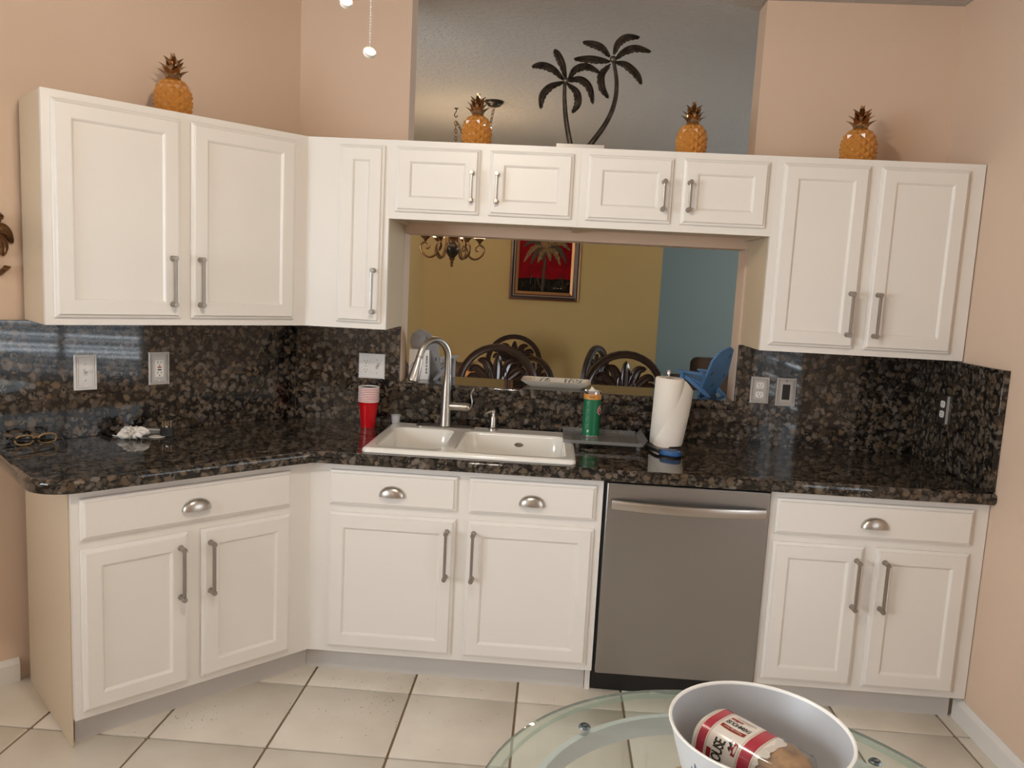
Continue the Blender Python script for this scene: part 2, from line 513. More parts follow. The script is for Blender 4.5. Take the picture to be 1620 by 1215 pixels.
# right wall with a window
WIN = (-2.35, -1.05, 0.62, 2.05)
b = MB()
b.box(WX, WX+0.13, WIN[1], WY, 0, ZC); b.box(WX, WX+0.13, -4.6, WIN[0], 0, ZC)
b.box(WX, WX+0.13, WIN[0], WIN[1], 0, WIN[2]); b.box(WX, WX+0.13, WIN[0], WIN[1], WIN[3], ZC)
wall_right = struct(b.build('wall_right', 'peach_wall'), 'peach wall on the right side')
FILL_SIDE = (-4.40, -1.95, 0.95, 2.30)      # made-up side wall window for fill light: y from, to, z from, to
b = MB().box(LB_.x-0.13, 2.62, -4.73, -4.6, 0, ZC)
struct(b.build('wall_rear', 'peach_wall'))
b = MB().box(LB_.x-0.13, LB_.x, -4.6, FILL_SIDE[0], 0, ZC).box(LB_.x-0.13, LB_.x, FILL_SIDE[1], LB_.y+0.1, 0, ZC).box(LB_.x-0.13, LB_.x, FILL_SIDE[0], FILL_SIDE[1], FILL_SIDE[3], ZC).box(LB_.x-0.13, LB_.x, FILL_SIDE[0], FILL_SIDE[1], 0, FILL_SIDE[2])
struct(b.build('wall_side', 'peach_wall'))
b = MB().box(-4.0, 6.5, -4.73, 7.4, ZC, ZC+0.1)
struct(b.build('ceiling', 'ceiling_texture'), 'textured white ceiling')
b = MB().box(-4.0, 6.5, -4.73, 7.4, -0.12, -0.006)
floor = struct(b.build('floor', 'grout'), 'floor of square cream tiles with brown grout')
b = MB().box(-4.0, 6.5, 0.9, 7.4, -0.006, 0.0)
struct(b.build('floor_carpet', 'carpet'))
# tiles: one mesh shared by all
PX, PY, GX, GY = 0.3995, 0.403, 0.0225, -0.0905
g = 0.0045
tb = MB().rings([[(x, y, -0.006) for x, y in rrect(g, PX-g, g, PY-g, 0.003, 1)],
                 [(x, y, -0.0012) for x, y in rrect(g, PX-g, g, PY-g, 0.003, 1)],
                 [(x, y, 0.0) for x, y in rrect(g+0.0015, PX-g-0.0015, g+0.0015, PY-g-0.0015, 0.003, 1)]])
tm = tb.mesh('tile'); tm.materials.append(MATS['floor_tile'])
for i in range(-5, 7):
    for j in range(-7, 2):
        x, y = GX + i*PX, GY + j*PY
        if x + PX > WX + 0.2 or (j == 1 and i < 0): continue
        if LP(0, 0.62).x and (Vector((x+PX/2, y+PY/2, 0)) - LC).dot(ln) > 0.1: continue
        o = link('tile', tm, floor); o.location = (x, y, 0)
cw = WX - 0.002 - (GX + 6*PX)
tb = MB().box(g, cw, g, PY-g, -0.006, 0.0)
tm2 = tb.mesh('tile'); tm2.materials.append(MATS['floor_tile'])
for j in range(-7, 2):
    o = link('tile', tm2, floor); o.location = (GX + 6*PX, GY + j*PY, 0)
# baseboards
def base_prof(h=0.088, t=0.016):
    return [(0, 0), (t, 0), (t, h*0.78), (t*0.55, h*0.92), (t*0.3, h), (0, h)]
b = MB().prism([(WX - y, z) for y, z in base_prof()], -4.6, 0.052, 'y')
b.v = [(p[0], p[1], p[2]) for p in b.v]
struct(b.build('baseboard_right', 'trim_white', ang=0.3))
b = MB()
p0, p1 = LP(0.822, 0) , LP(2.25, 0)
s0 = LC + ld*((p0 - LC).dot(ld)); s1 = LC + ld*((p1 - LC).dot(ld))
loops = []
for P in (s0, s1):
    loops.append([tuple(P - ln*y + Vector((0, 0, z))) for y, z in base_prof()])
b.rings(loops)
struct(b.build('baseboard_left', 'trim_white', ang=0.3))

# dining and living room behind
DY = 4.60
b = MB().box(-0.40, 1.845, DY, DY+0.13, 0, ZC)
struct(b.build('wall_dining', 'yellow_wall'), 'mustard yellow dining room wall')
b = MB().prism([(-0.40, DY), (-1.9, 2.7), (-2.0, 2.8), (-0.45, DY+0.13)], 0, ZC)
struct(b.build('wall_dining_angle', 'yellow_wall'), 'angled yellow wall left of the dining room')
b = MB().box(-2.0, -1.9, 0.775, 2.75, 0, ZC)
struct(b.build('wall_dining_side', 'yellow_wall'))
b = MB().box(0.6, 6.4, 6.9, 7.03, 0, ZC)
struct(b.build('wall_living', 'blue_wall'), 'dark teal wall of the living room beyond')
FILL_LIV = (2.6, 5.4, 0.8, 2.2)  # unseen window opening, added to light the living room
b = MB()
b.box(6.27, 6.4, 0.775, FILL_LIV[0], 0, ZC); b.box(6.27, 6.4, FILL_LIV[1], 6.9, 0, ZC)
b.box(6.27, 6.4, FILL_LIV[0], FILL_LIV[1], 0, FILL_LIV[2]); b.box(6.27, 6.4, FILL_LIV[0], FILL_LIV[1], FILL_LIV[3], ZC)
struct(b.build('wall_living_side', 'blue_wall'))
b = MB().box(2.62, 6.4, 0.645, 0.775, 0, ZC)
struct(b.build('wall_living_near', 'blue_wall'))
b = MB().box(0.5, 0.6, DY+0.13, 7.03, 0, ZC)
struct(b.build('wall_living_end', 'blue_wall'))

# windows: frame, panes; right wall one has blinds, others added for light
def window(name, x0, x1, y0, y1, z0, z1, mull):
    w = bpy.data.objects.new(name, None); C.objects.link(w); w['kind'] = 'structure'
    w.location = (x0, y0, z0)
    f = MB(); t = 0.045; dy, dz = y1-y0, z1-z0
    f.box(0.03, 0.09, 0, t, 0, dz).box(0.03, 0.09, dy-t, dy, 0, dz).box(0.03, 0.09, t, dy-t, 0, t).box(0.03, 0.09, t, dy-t, dz-t, dz)
    for m in mull: f.box(0.04, 0.08, dy*m-0.02, dy*m+0.02, t, dz-t)
    f.build('window_frame', 'trim_white', w)
    MB().box(0.058, 0.062, t, dy-t, t, dz-t).build('pane', 'lens_clear', w)
    return w
window('window_1', WX, WX+0.13, *WIN, [0.5])
window('fill_window_living', 6.27, 6.4, *FILL_LIV, [0.33, 0.66])
window('fill_window_side', LB_.x-0.13, LB_.x, *FILL_SIDE, [0.5])
def portal(loc, rot, w, h):
    l = bpy.data.lights.new('daylight_portal', 'AREA'); l.shape = 'RECTANGLE'; l.size = w; l.size_y = h
    l.cycles.is_portal = True
    o = bpy.data.objects.new('daylight_portal', l); C.objects.link(o); o.location = loc; o.rotation_euler = rot
portal((LB_.x-0.12, (FILL_SIDE[0]+FILL_SIDE[1])/2, (FILL_SIDE[2]+FILL_SIDE[3])/2), (PI/2, 0, -PI/2), FILL_SIDE[1]-FILL_SIDE[0], FILL_SIDE[3]-FILL_SIDE[2])
portal((WX+0.12, (WIN[0]+WIN[1])/2, (WIN[2]+WIN[3])/2), (PI/2, 0, PI/2), WIN[1]-WIN[0], WIN[3]-WIN[2])
portal((6.39, (FILL_LIV[0]+FILL_LIV[1])/2, (FILL_LIV[2]+FILL_LIV[3])/2), (PI/2, 0, PI/2), FILL_LIV[1]-FILL_LIV[0], FILL_LIV[3]-FILL_LIV[2])
bl = thing('window_blind', 'white horizontal slat blind in the window of the right wall', 'blind', (WX+0.006, (WIN[0]+WIN[1])/2, WIN[3]))
MB().box(0, 0.03, -0.63, 0.63, -0.04, 0).build('head_rail', 'trim_white', bl)
sm = MB().prism([(0.0, -0.0185), (0.0015, -0.0185), (0.0105, 0.0185), (0.009, 0.0185)], -0.62, 0.62, 'y').xf(lambda p: Vector((p.x, p.y, p.z))).mesh('slat')
sm.materials.append(MATS['blind_white'])
for i in range(34):
    o = link('slat', sm, bl); o.location = (0.006, 0, -0.065 - i*0.041)
    if i in (22, 25, 27, 28): o.rotation_euler = (0.006*(i-25), 0.75, 0)

# ------------------------------------------------------------------ cabinets
def ring_rect(x0, x1, z0, z1, i, y): return [(x0+i, y, z0+i), (x1-i, y, z0+i), (x1-i, y, z1-i), (x0+i, y, z1-i)]
HM = {}
def handle_mesh(L):
    k = round(L, 3)
    if k in HM: return HM[k]
    b = MB()
    for z in (-1, 1):
        zc = z*(L/2 - 0.009)
        b.lathe([(0.0098, 0.0), (0.0098, -0.003), (0.0080, -0.006), (0.0076, -0.024), (0.0090, -0.026), (0.0090, -0.038), (0.0078, -0.040)], 14, (0, 0, zc), 'y')
    b.prism([(x, y-0.0325) for x, y in rrect(-0.0054, 0.0054, -0.0050, 0.0050, 0.002, 2)], -(L/2-0.012), L/2-0.012, 'z')
    me = b.mesh('handle'); me.materials.append(MATS['nickel_satin'])
    HM[k] = me
    return me
def door(cab, x0, x1, z0, z1, hx=None, hz=None):
    R = lambda i, y: ring_rect(x0, x1, z0, z1, i, y)
    st = 0.055
    b = MB().rings([R(0, -0.0005), R(0, -0.0085), R(0.002, -0.0105), R(0.009, -0.0125), R(0.0115, -0.0145), R(0.012, -0.0200),
                    R(0.0135, -0.0205), R(st, -0.0205), R(st+0.003, -0.0190), R(st+0.009, -0.0125), R(st+0.009, -0.0100)], True, False)
    d = b.build('door', 'white_paint', cab, ang=0.25)
    MB().box(x0+st+0.0085, x1-st-0.0085, -0.0125, -0.006, z0+st+0.0085, z1-st-0.0085).build('panel', 'white_paint', d)
    if hx is not None:
        h = link('handle', handle_mesh(hz[1]-hz[0]), d); h.location = (hx, -0.0205, (hz[0]+hz[1])/2)
    return d
def drawer(cab, x0, x1, z0, z1, px):
    R = lambda i, y: ring_rect(x0, x1, z0, z1, i, y)
    b = MB().rings([R(0, -0.0005), R(0, -0.0085), R(0.002, -0.0105), R(0.009, -0.0125), R(0.0115, -0.0145), R(0.012, -0.0200), R(0.0135, -0.0205)])
    d = b.build('drawer', 'white_paint', cab, ang=0.25)
    h = link('cup_pull', CUP, d); h.location = (px, -0.0205, 0.735)
    return d
def cup_mesh():
    b = MB(); A, D, H = 0.050, 0.025, 0.040
    n, m = 20, 8
    for sc, off in ((1.0, 0), (0.94, 1)):
        vs = []
        for j in range(m+1):
            t = PI/2*j/m
            for i in range(n+1):
                p = PI*i/n
                # superellipsoid quarter: wide flat dome
                cx = math.cos(p); sx = math.sin(p)
                x = A*sc*math.copysign(abs(cx)**0.92, cx)*(math.cos(t)**0.9 if j < m else 0.0)
                y = -D*sc*(sx**0.85)*(math.cos(t)**0.75 if j < m else 0.0)
                z = H*sc*math.sin(t)
                vs.append((x, y, z))
        fs = [(j*(n+1)+i, j*(n+1)+i+1, (j+1)*(n+1)+i+1, (j+1)*(n+1)+i) for j in range(m) for i in range(n)]
        b.add(vs, fs)
    k = (m+1)*(n+1)
    b.add([b.v[i] for i in range(n+1)] + [b.v[k+i] for i in range(n+1)], [(i, i+1, n+2+i, n+1+i) for i in range(n)])
    me = b.mesh('cup_pull', 1.2); me.materials.append(MATS['nickel'])
    return me
CUP = cup_mesh()

def base_cabinet(label, loc, rz, W, D, toe=(0, None), side_floor=True):
    c = thing('base_cabinet', label, 'cabinet', loc, rz)
    W0 = W
    b = MB()
    for a_ in (0.0, W-0.016):
        b.prism([(0.0205, 0.1), (0.075, 0.1), (0.075, 0.0), (D, 0.0), (D, 0.846), (0.0205, 0.846)], a_, a_+0.016, 'x')
    b.box(0.016, W-0.016, 0.0205, D, 0.1, 0.116).box(0.016, W-0.016, D-0.008, D, 0.116, 0.846)
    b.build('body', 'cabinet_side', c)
    return c
def frame_slab(c, x0, x1, z0, z1, opens):
    """face frame built of stiles and rails around the openings"""
    xs = sorted(set([x0, x1] + [v for o in opens for v in o[:2]])); zs = sorted(set([z0, z1] + [v for o in opens for v in o[2:]]))
    b = MB()
    grid = {}
    V = [(x, 0.0, z) for z in zs for x in xs] + [(x, 0.02, z) for z in zs for x in xs]
    nx, nz = len(xs), len(zs); F = []
    def solid(i, j):
        if not (0 <= i < nx-1 and 0 <= j < nz-1): return False
        cx, cz = (xs[i]+xs[i+1])/2, (zs[j]+zs[j+1])/2
        return not any(o[0] < cx < o[1] and o[2] < cz < o[3] for o in opens)
    n = nx*nz
    for j in range(nz-1):
        for i in range(nx-1):
            if not solid(i, j): continue
            a, b_, c_, d = j*nx+i, j*nx+i+1, (j+1)*nx+i+1, (j+1)*nx+i
            F.append((a, b_, c_, d)); F.append((d+n, c_+n, b_+n, a+n))
            if not solid(i-1, j): F.append((a, d, d+n, a+n))
            if not solid(i+1, j): F.append((b_, b_+n, c_+n, c_))
            if not solid(i, j-1): F.append((a, a+n, b_+n, b_))
            if not solid(i, j+1): F.append((d, c_, c_+n, d+n))
    b.add(V, F)
    return b.build('face_frame', 'white_paint', c, ang=0.3)
ZDB, ZDT, ZWB, ZWT = 0.1244, 0.6592, 0.6887, 0.8225
def openings(drs, z0, z1): return [(a+0.012, b_-0.012, z0+0.012, z1-0.012) for a, b_ in drs]

# left base run (local x to the right along the face, origin at its left end)
WL = 0.8136
P = LP(WL, 0)
c = base_cabinet('white angled base cabinet at the left end with one wide drawer and two doors', P, TH, WL, 0.572)
frame_slab(c, 0, WL, 0.1, 0.846, openings([(WL-0.7913, WL-0.4613), (WL-0.4184, WL-0.0864)], ZDB, ZDT) + openings([(WL-0.7913, WL-0.0864)], ZWB, ZWT))
door(c, WL-0.7913, WL-0.4613, ZDB, ZDT, WL-0.491, (0.43, 0.62)); door(c, WL-0.4184, WL-0.0864, ZDB, ZDT, WL-0.390, (0.43, 0.62))
drawer(c, WL-0.7913, WL-0.0864, ZWB, ZWT, WL-0.438)
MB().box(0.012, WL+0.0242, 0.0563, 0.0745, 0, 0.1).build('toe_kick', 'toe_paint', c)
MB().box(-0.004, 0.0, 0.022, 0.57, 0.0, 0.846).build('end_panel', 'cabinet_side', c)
# sink base
c = base_cabinet('white sink base cabinet with two small drawers over two doors', (0, 0, 0), 0, 1.099, 0.60)
frame_slab(c, 0, 1.099, 0.1, 0.846, openings([(0.0761, 0.5577), (0.6028, 1.0744)], ZDB, ZDT) + openings([(0.0761, 0.5577), (0.6028, 1.0744)], ZWB, ZWT))
door(c, 0.0761, 0.5577, ZDB, ZDT, 0.527, (0.43, 0.623)); door(c, 0.6028, 1.0744, ZDB, ZDT, 0.627, (0.43, 0.623))
drawer(c, 0.0761, 0.5577, ZWB, ZWT, 0.316); drawer(c, 0.6028, 1.0744, ZWB, ZWT, 0.839)
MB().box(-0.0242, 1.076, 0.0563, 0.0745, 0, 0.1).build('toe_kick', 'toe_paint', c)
MB().box(1.078, 1.098, 0.045, 0.0745, 0, 0.1).build('end_post', 'trim_white', c)
# right base
x0 = 1.709; W = 2.4836-x0
c = base_cabinet('white base cabinet right of the dishwasher with one drawer and two doors', (x0, 0, 0), 0, W, 0.60)
frame_slab(c, 0, W, 0.1, 0.846, openings([(1.7292-x0, 2.0583-x0), (2.0982-x0, 2.4296-x0)], ZDB, ZDT) + openings([(1.7292-x0, 2.4296-x0)], ZWB, ZWT))
door(c, 1.7292-x0, 2.0583-x0, ZDB, ZDT, 2.030-x0, (0.425, 0.618)); door(c, 2.0982-x0, 2.4296-x0, ZDB, ZDT, 2.130-x0, (0.425, 0.618))
drawer(c, 1.7292-x0, 2.4296-x0, ZWB, ZWT, 2.080-x0)
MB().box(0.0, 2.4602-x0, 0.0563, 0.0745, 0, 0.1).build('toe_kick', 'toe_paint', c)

# wall cabinets
ZUT, ZUB, ZBB, ZUDT, ZUDB, ZBDB = 2.0832, 1.3338, 1.7785, 2.0574, 1.3592, 1.8069
def wall_cabinet(label, loc, rz, W, D, z0, doors, group=None, stile_l=0.0):
    c = thing('wall_cabinet', label, 'cabinet', (loc[0], loc[1], z0), rz, group)
    h = ZUT - z0
    b = MB()
    b.box(0, 0.016, 0.0205, D, 0, h-0.002).box(W-0.016, W, 0.0205, D, 0, h-0.002).box(0.016, W-0.016, 0.0205, D, 0.012, 0.028)
    b.box(0.016, W-0.016, 0.0205, D, h-0.018, h-0.002).box(0.016, W-0.016, D-0.008, D, 0.028, h-0.018)
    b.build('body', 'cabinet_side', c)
    ops = [(d[0]+0.012, d[1]-0.012, d[2]-z0+0.012, ZUDT-z0-0.012) for d in doors]
    frame_slab(c, 0, W, 0, h, ops)
    for d in doors:
        door(c, d[0], d[1], d[2]-z0, ZUDT-z0, d[3], (d[4]-z0, d[5]-z0))
    return c
U0 = Vector((XU0, YU, 0))
WL = 0.9328
P = U0 + LP(WL, 0)
wall_cabinet('white angled wall cabinet on the left with two tall doors', P, TH, WL, 0.286, ZUB,
             [(WL-0.9077, WL-0.5014, ZUDB, WL-0.535, 1.401, 1.582), (WL-0.4651, WL-0.0566, ZUDB, WL-0.436, 1.401, 1.582)])
x0 = XU0
narrow = wall_cabinet('narrow white wall cabinet with a single tall door beside the pass-through', (x0, YU, 0), 0, 0.1994-x0, 0.332, ZUB,
             [(-0.0023-x0, 0.1788-x0, ZUDB, 0.1495-x0, 1.396, 1.579)])
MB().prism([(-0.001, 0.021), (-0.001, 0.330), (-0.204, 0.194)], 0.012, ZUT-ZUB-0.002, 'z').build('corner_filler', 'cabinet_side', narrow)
x0 = 0.1996
wall_cabinet('short white cabinet above the pass-through, left of the pair', (x0, YU, 0), 0, 0.9496-x0, 0.332, ZBB,
             [(0.2251-x0, 0.5574-x0, ZBDB, 0.528-x0, 1.852, 1.974), (0.5957-x0, 0.9239-x0, ZBDB, 0.627-x0, 1.852, 1.974)])
x0 = 0.950
wall_cabinet('short white cabinet above the pass-through, right of the pair', (x0, YU, 0), 0, 1.6985-x0, 0.332, ZBB,
             [(0.979-x0, 1.309-x0, ZBDB, 1.2745-x0, 1.852, 1.973), (1.3463-x0, 1.6744-x0, ZBDB, 1.373-x0, 1.853, 1.974)])
x0 = 1.6988
wall_cabinet('white wall cabinet at the right wall with two tall doors', (x0, YU, 0), 0, 2.4819-x0, 0.332, ZUB,
             [(1.7277-x0, 2.0541-x0, ZUDB, 2.022-x0, 1.405, 1.582), (2.0943-x0, 2.4246-x0, ZUDB, 2.1245-x0, 1.405, 1.582)])

# ------------------------------------------------------------------ dishwasher
d = thing('dishwasher', 'stainless steel dishwasher with a curved bar handle between the base cabinets', 'dishwasher', (1.101, 0, 0))
MB().box(0.002, 0.604, 0.012, 0.58, 0.1, 0.842).build('tub', 'black_plastic', d)
MB().box(0.002, 0.604, 0.055, 0.50, 0.0, 0.099).build('kick_plate', 'black_plastic', d)
MB().box(0.010, 0.602, -0.020, 0.010, 0.102, 0.841).build('door', 'steel', d, bevel=0.004)
b = MB()
loops = []
for i in range(17):
    t = i/16; x = 0.029 + 0.558*t; y = -0.028 - 0.034*math.sin(PI*t)**0.8
    dx = 0.034*PI*math.cos(PI*t)/0.558
    loops.append([(x, y+0.004, 0.745), (x, y-0.006, 0.747), (x, y-0.009, 0.7625), (x, y-0.006, 0.778), (x, y+0.004, 0.780)])
b.rings(loops)
b.box(0.029, 0.045, -0.030, -0.019, 0.748, 0.777).box(0.571, 0.587, -0.030, -0.019, 0.748, 0.777)
b.build('handle', 'nickel', d, ang=0.9)

# ------------------------------------------------------------------ countertop with sink cut-out
def offset_poly(poly, d):
    n = len(poly); out = []
    area = sum(poly[i][0]*poly[(i+1) % n][1] - poly[(i+1) % n][0]*poly[i][1] for i in range(n))
    sg = 1 if area > 0 else -1
    for i in range(n):
        p0, p1, p2 = Vector(poly[i-1]), Vector(poly[i]), Vector(poly[(i+1) % n])
        e1, e2 = (p1-p0).normalized(), (p2-p1).normalized()
        n1, n2 = Vector((-e1.y, e1.x))*sg, Vector((-e2.y, e2.x))*sg
        m = (n1+n2); m = m / max(0.35, m.length_squared/2) if m.length > 1e-6 else n1
        out.append(tuple(p1 + m*d))
    return out
def slab_hole(outer, hole, z0, z1, r):
    b = MB()
    levels = [(r*0.9, z0), (r*0.3, z0+r*0.15), (0.0, z0+r*0.9), (0.0, z1-r*1.0), (r*0.1, z1-r*0.6), (r*0.4, z1-r*0.2), (r*1.0, z1)]
    loops = [[(x, y, z) for x, y in offset_poly(outer, i)] for i, z in levels]
    b.rings(loops, False, False)
    def caps(loop, z, flip):
        polys = [[Vector((x, y, 0)) for x, y, _ in loop]]
        if hole: polys.append([Vector((x, y, 0)) for x, y in hole])
        tri = geometry.tessellate_polygon(polys)
        vs = [(p.x, p.y, z) for l in polys for p in l]
        b.add(vs, [tuple(t[::-1]) if flip else tuple(t) for t in tri])
    caps(loops[0], z0, True); caps(loops[-1], z1, False)
    if hole: b.rings([[(x, y, z0) for x, y in hole], [(x, y, z1) for x, y in hole]], False, False)
    return b
FD = 0.045
def LQ(s, dd): p = LP(s, dd); return (p.x, p.y)
# concave inner corner between the two fronts
ic = FD*math.tan(TH/2)
inner = [(0.075, -FD+0.001), (0.035, -FD-0.001), (0.008, -FD-0.009), LQ(0.035, -FD-0.005), LQ(0.075, -FD)]
end = []
rc = 0.125
for i in range(9):
    a = PI/2*i/8
    end.append(LQ(0.9200-rc+rc*math.sin(a), -FD+rc-rc*math.cos(a)))
tw = lambda s: (LC + ld*((LP(s, 0.6)-LC).dot(ld)))
pe = tw(0.920) - ln*0.001
outer = [(WX-0.001, WY-0.001), (WX-0.001, -0.035)] + [(2.2, -FD+0.002), (1.0, -FD+0.002)] + inner + end + [(pe.x, pe.y), ((LC - ln*0.002).x+0.002, WY-0.001)]
sx0, sx1, sy0, sy1 = 0.187, 0.992, -0.004, 0.566
hole = rrect(sx0+0.016, sx1-0.016, sy0+0.016, sy1-0.016, 0.04, 4)
b = slab_hole(outer, hole, ZCB, ZCT, 0.014)
tag(b.build('countertop', 'granite', ang=0.7), 'brown and black granite countertop running round the angled corner', 'countertop')

# backsplashes
BF = 0.622
cb = LC - ln*0.023; kx = cb + ld*((BF - cb.y)/ld.y)      # corner of the two slab faces
ZS = 1.331
b = MB().prism([(kx.x+0.0002, ZCT+0.0005), (WX-0.024, ZCT+0.0005), (WX-0.024, ZS), (OX1+0.002, ZS), (OX1+0.002, 1.042), (OX0-0.002, 1.042), (OX0-0.002, ZS), (kx.x+0.0002, ZS)], BF, WY-0.0005, 'y')
tag(b.build('backsplash', 'granite', bevel=0.0015), 'granite backsplash behind the sink, cut out under the pass-through', 'backsplash')
e0, e1 = LC, tw(0.918)
q = [e0 - ln*0.0005, e1 - ln*0.0005, e1 - ln*0.023, kx + ld*0.0001]
b = MB().prism([(p.x, p.y) for p in q], ZCT+0.0005, ZS)
tag(b.build('backsplash', 'granite', bevel=0.0015), 'granite backsplash along the angled left wall with switch plates', 'backsplash')
b = MB().box(WX-0.0235, WX-0.0005, -0.018, WY-0.001, ZCT+0.0005, ZS)
tag(b.build('backsplash', 'granite', bevel=0.002), 'granite side backsplash on the right wall above the counter end', 'backsplash')
# ledge of the pass-through
b = slab_hole([(OX0+0.001, 0.598), (OX1-0.001, 0.598), (OX1-0.001, 0.930), (OX0+0.001, 0.930)], None, 1.044, 1.085, 0.010)
tag(b.build('window_ledge', 'granite', ang=0.7), 'granite ledge across the pass-through holding small ornaments', 'ledge')

# ------------------------------------------------------------------ sink
s = thing('sink', 'white enamel drop-in double bowl sink', 'sink', ((sx0+sx1)/2, (sy0+sy1)/2, ZCT))
mx, my = (sx0+sx1)/2, (sy0+sy1)/2
b = MB()
hw, hd = (sx1-sx0)/2, (sy1-sy0)/2
bowls = [(0.222-mx, 0.487-mx, 0.048-my, 0.455-my), (0.527-mx, 0.957-mx, 0.036-my, 0.455-my)]
RT = 0.018
N_ = 6
outl = rrect(-hw, hw, -hd, hd, 0.028, N_)
levels = [(0.0, 0.0008), (0.0, 0.006), (0.003, 0.0125), (0.010, RT-0.001), (0.018, RT), (0.030, RT-0.0015)]
loops = [[(x, y, z) for x, y in offset_poly(outl, i)] for i, z in levels]
b.rings(loops, False, False)
# deck with two holes
deck = [Vector((x, y, 0)) for x, y, _ in loops[-1]]
hol = [rrect(*B, 0.055, N_) for B in bowls]
tri = geometry.tessellate_polygon([deck] + [[Vector((x, y, 0)) for x, y in h] for h in hol])
vs = [(p.x, p.y, RT-0.0015) for p in deck] + [(x, y, RT-0.0015) for h in hol for x, y in h]
b.add(vs, [tuple(t) for t in tri])
b.build('rim', 'enamel', s, ang=0.8)
for B, h in zip(bowls, hol):
    depth = 0.19
    lv = [(0.0, RT-0.0015), (0.004, RT-0.004), (0.008, RT-0.012), (0.014, -0.06), (0.022, -depth+0.05), (0.040, -depth+0.015), (0.075, -depth)]
    lp = [[(x, y, z) for x, y in rrect(B[0]+i, B[1]-i, B[2]+i, B[3]-i, 0.055-i*0.1, N_)] for i, z in lv]
    bo = MB().rings(lp, False, True).build('bowl', 'enamel', s, ang=0.9)
    cx, cy = (B[0]+B[1])/2, (B[2]+B[3])/2
    MB().lathe([(0.0, 0.0), (0.036, 0.0005), (0.044, 0.003), (0.046, 0.0005)], 20, (cx, cy, -depth+0.001)).build('drain', 'chrome', bo)
cx = 0.760-mx
MB().lathe([(0.0, -0.0015), (0.018, -0.0015), (0.0195, 0.001)], 18, (0, 0, 0), 'y').xf(lambda p: Vector((p.x*1.0+cx, p.y+0.455-my-0.0135, p.z*0.5-0.028))).build('overflow_cap', 'nickel', s)

# faucet
f = thing('kitchen_faucet', 'brushed nickel pull-down gooseneck faucet behind the sink', 'faucet', (0.432, 0.512, ZCT+RT-0.001))
pl = rrect(-0.128, 0.128, -0.030, 0.030, 0.0295, 8)
MB().rings([[(x, y, 0.0) for x, y in pl], [(x, y, 0.004) for x, y in pl], [(x, y, 0.008) for x, y in offset_poly(pl, 0.006)]]).build('deck_plate', 'nickel_satin', f)
MB().lathe([(0.027, 0.007), (0.0265, 0.012), (0.024, 0.05), (0.0215, 0.12), (0.0175, 0.20), (0.0160, 0.23)], 20).build('body', 'nickel', f)
dirx, diry = -0.62, -0.785
R = 0.082
path = [Vector((0, 0, 0.228)), Vector((0, 0, 0.26)), Vector((0, 0, 0.293))]
for i in range(1, 15):
    a = PI*0.93*i/14
    r = R*(1-math.cos(a)); path.append(Vector((dirx*r, diry*r, 0.300 + R*math.sin(a)*1.02)))
MB().tube(path, 0.0145, 14).build('spout', 'nickel', f)
tip = path[-1]; dn = (path[-1]-path[-2]).normalized()
q0 = tip + dn*0.012
hd_ = MB().tube([q0, q0+dn*0.004, q0+dn*0.03, q0+dn*0.085, q0+dn*0.098], [0.0150, 0.0155, 0.0185, 0.0245, 0.0235], 16).build('spray_head', 'nickel', f)
MB().tube([q0+dn*0.098, q0+dn*0.1005], [0.0205, 0.0195], 16).build('nozzle', 'black_plastic', hd_)
MB().tube([tip, q0], [0.0150, 0.0150], 16).build('collar', 'nickel_satin', f)
hb = MB().lathe([(0.0195, 0.0), (0.0195, 0.058), (0.019, 0.06), (0.0195, 0.062), (0.0195, 0.078), (0.015, 0.088), (0.006, 0.092), (0.0, 0.0925)], 16, (0.015, 0, 0.092), 'x').build('valve', 'nickel', f)
MB().tube(bez([(0.098, -0.004, 0.082), (0.110, -0.006, 0.094), (0.114, -0.007, 0.120), (0.108, -0.006, 0.150), (0.120, -0.006, 0.182)], 5), [0.0085]*3+[0.0062]*16+[0.003, 0.002], 8, flat=0.6).build('lever', 'nickel', hb)

# soap dispenser
o = thing('soap_dispenser', 'small brushed nickel soap dispenser on the sink deck', 'soap dispenser', (0.640, 0.522, ZCT+RT-0.001))
MB().lathe([(0.020, 0.0), (0.020, 0.006), (0.014, 0.010), (0.0135, 0.055), (0.010, 0.062), (0.0075, 0.066), (0.0075, 0.073), (0.009, 0.074), (0.009, 0.084), (0.004, 0.090), (0, 0.0905)], 16).build('pump', 'nickel', o)
MB().tube(bez([(0, 0, 0.079), (-0.012, -0.006, 0.080), (-0.026, -0.013, 0.074), (-0.034, -0.017, 0.070)], 4), [0.005]*8+[0.004]*5, 8).build('spout', 'nickel', o)

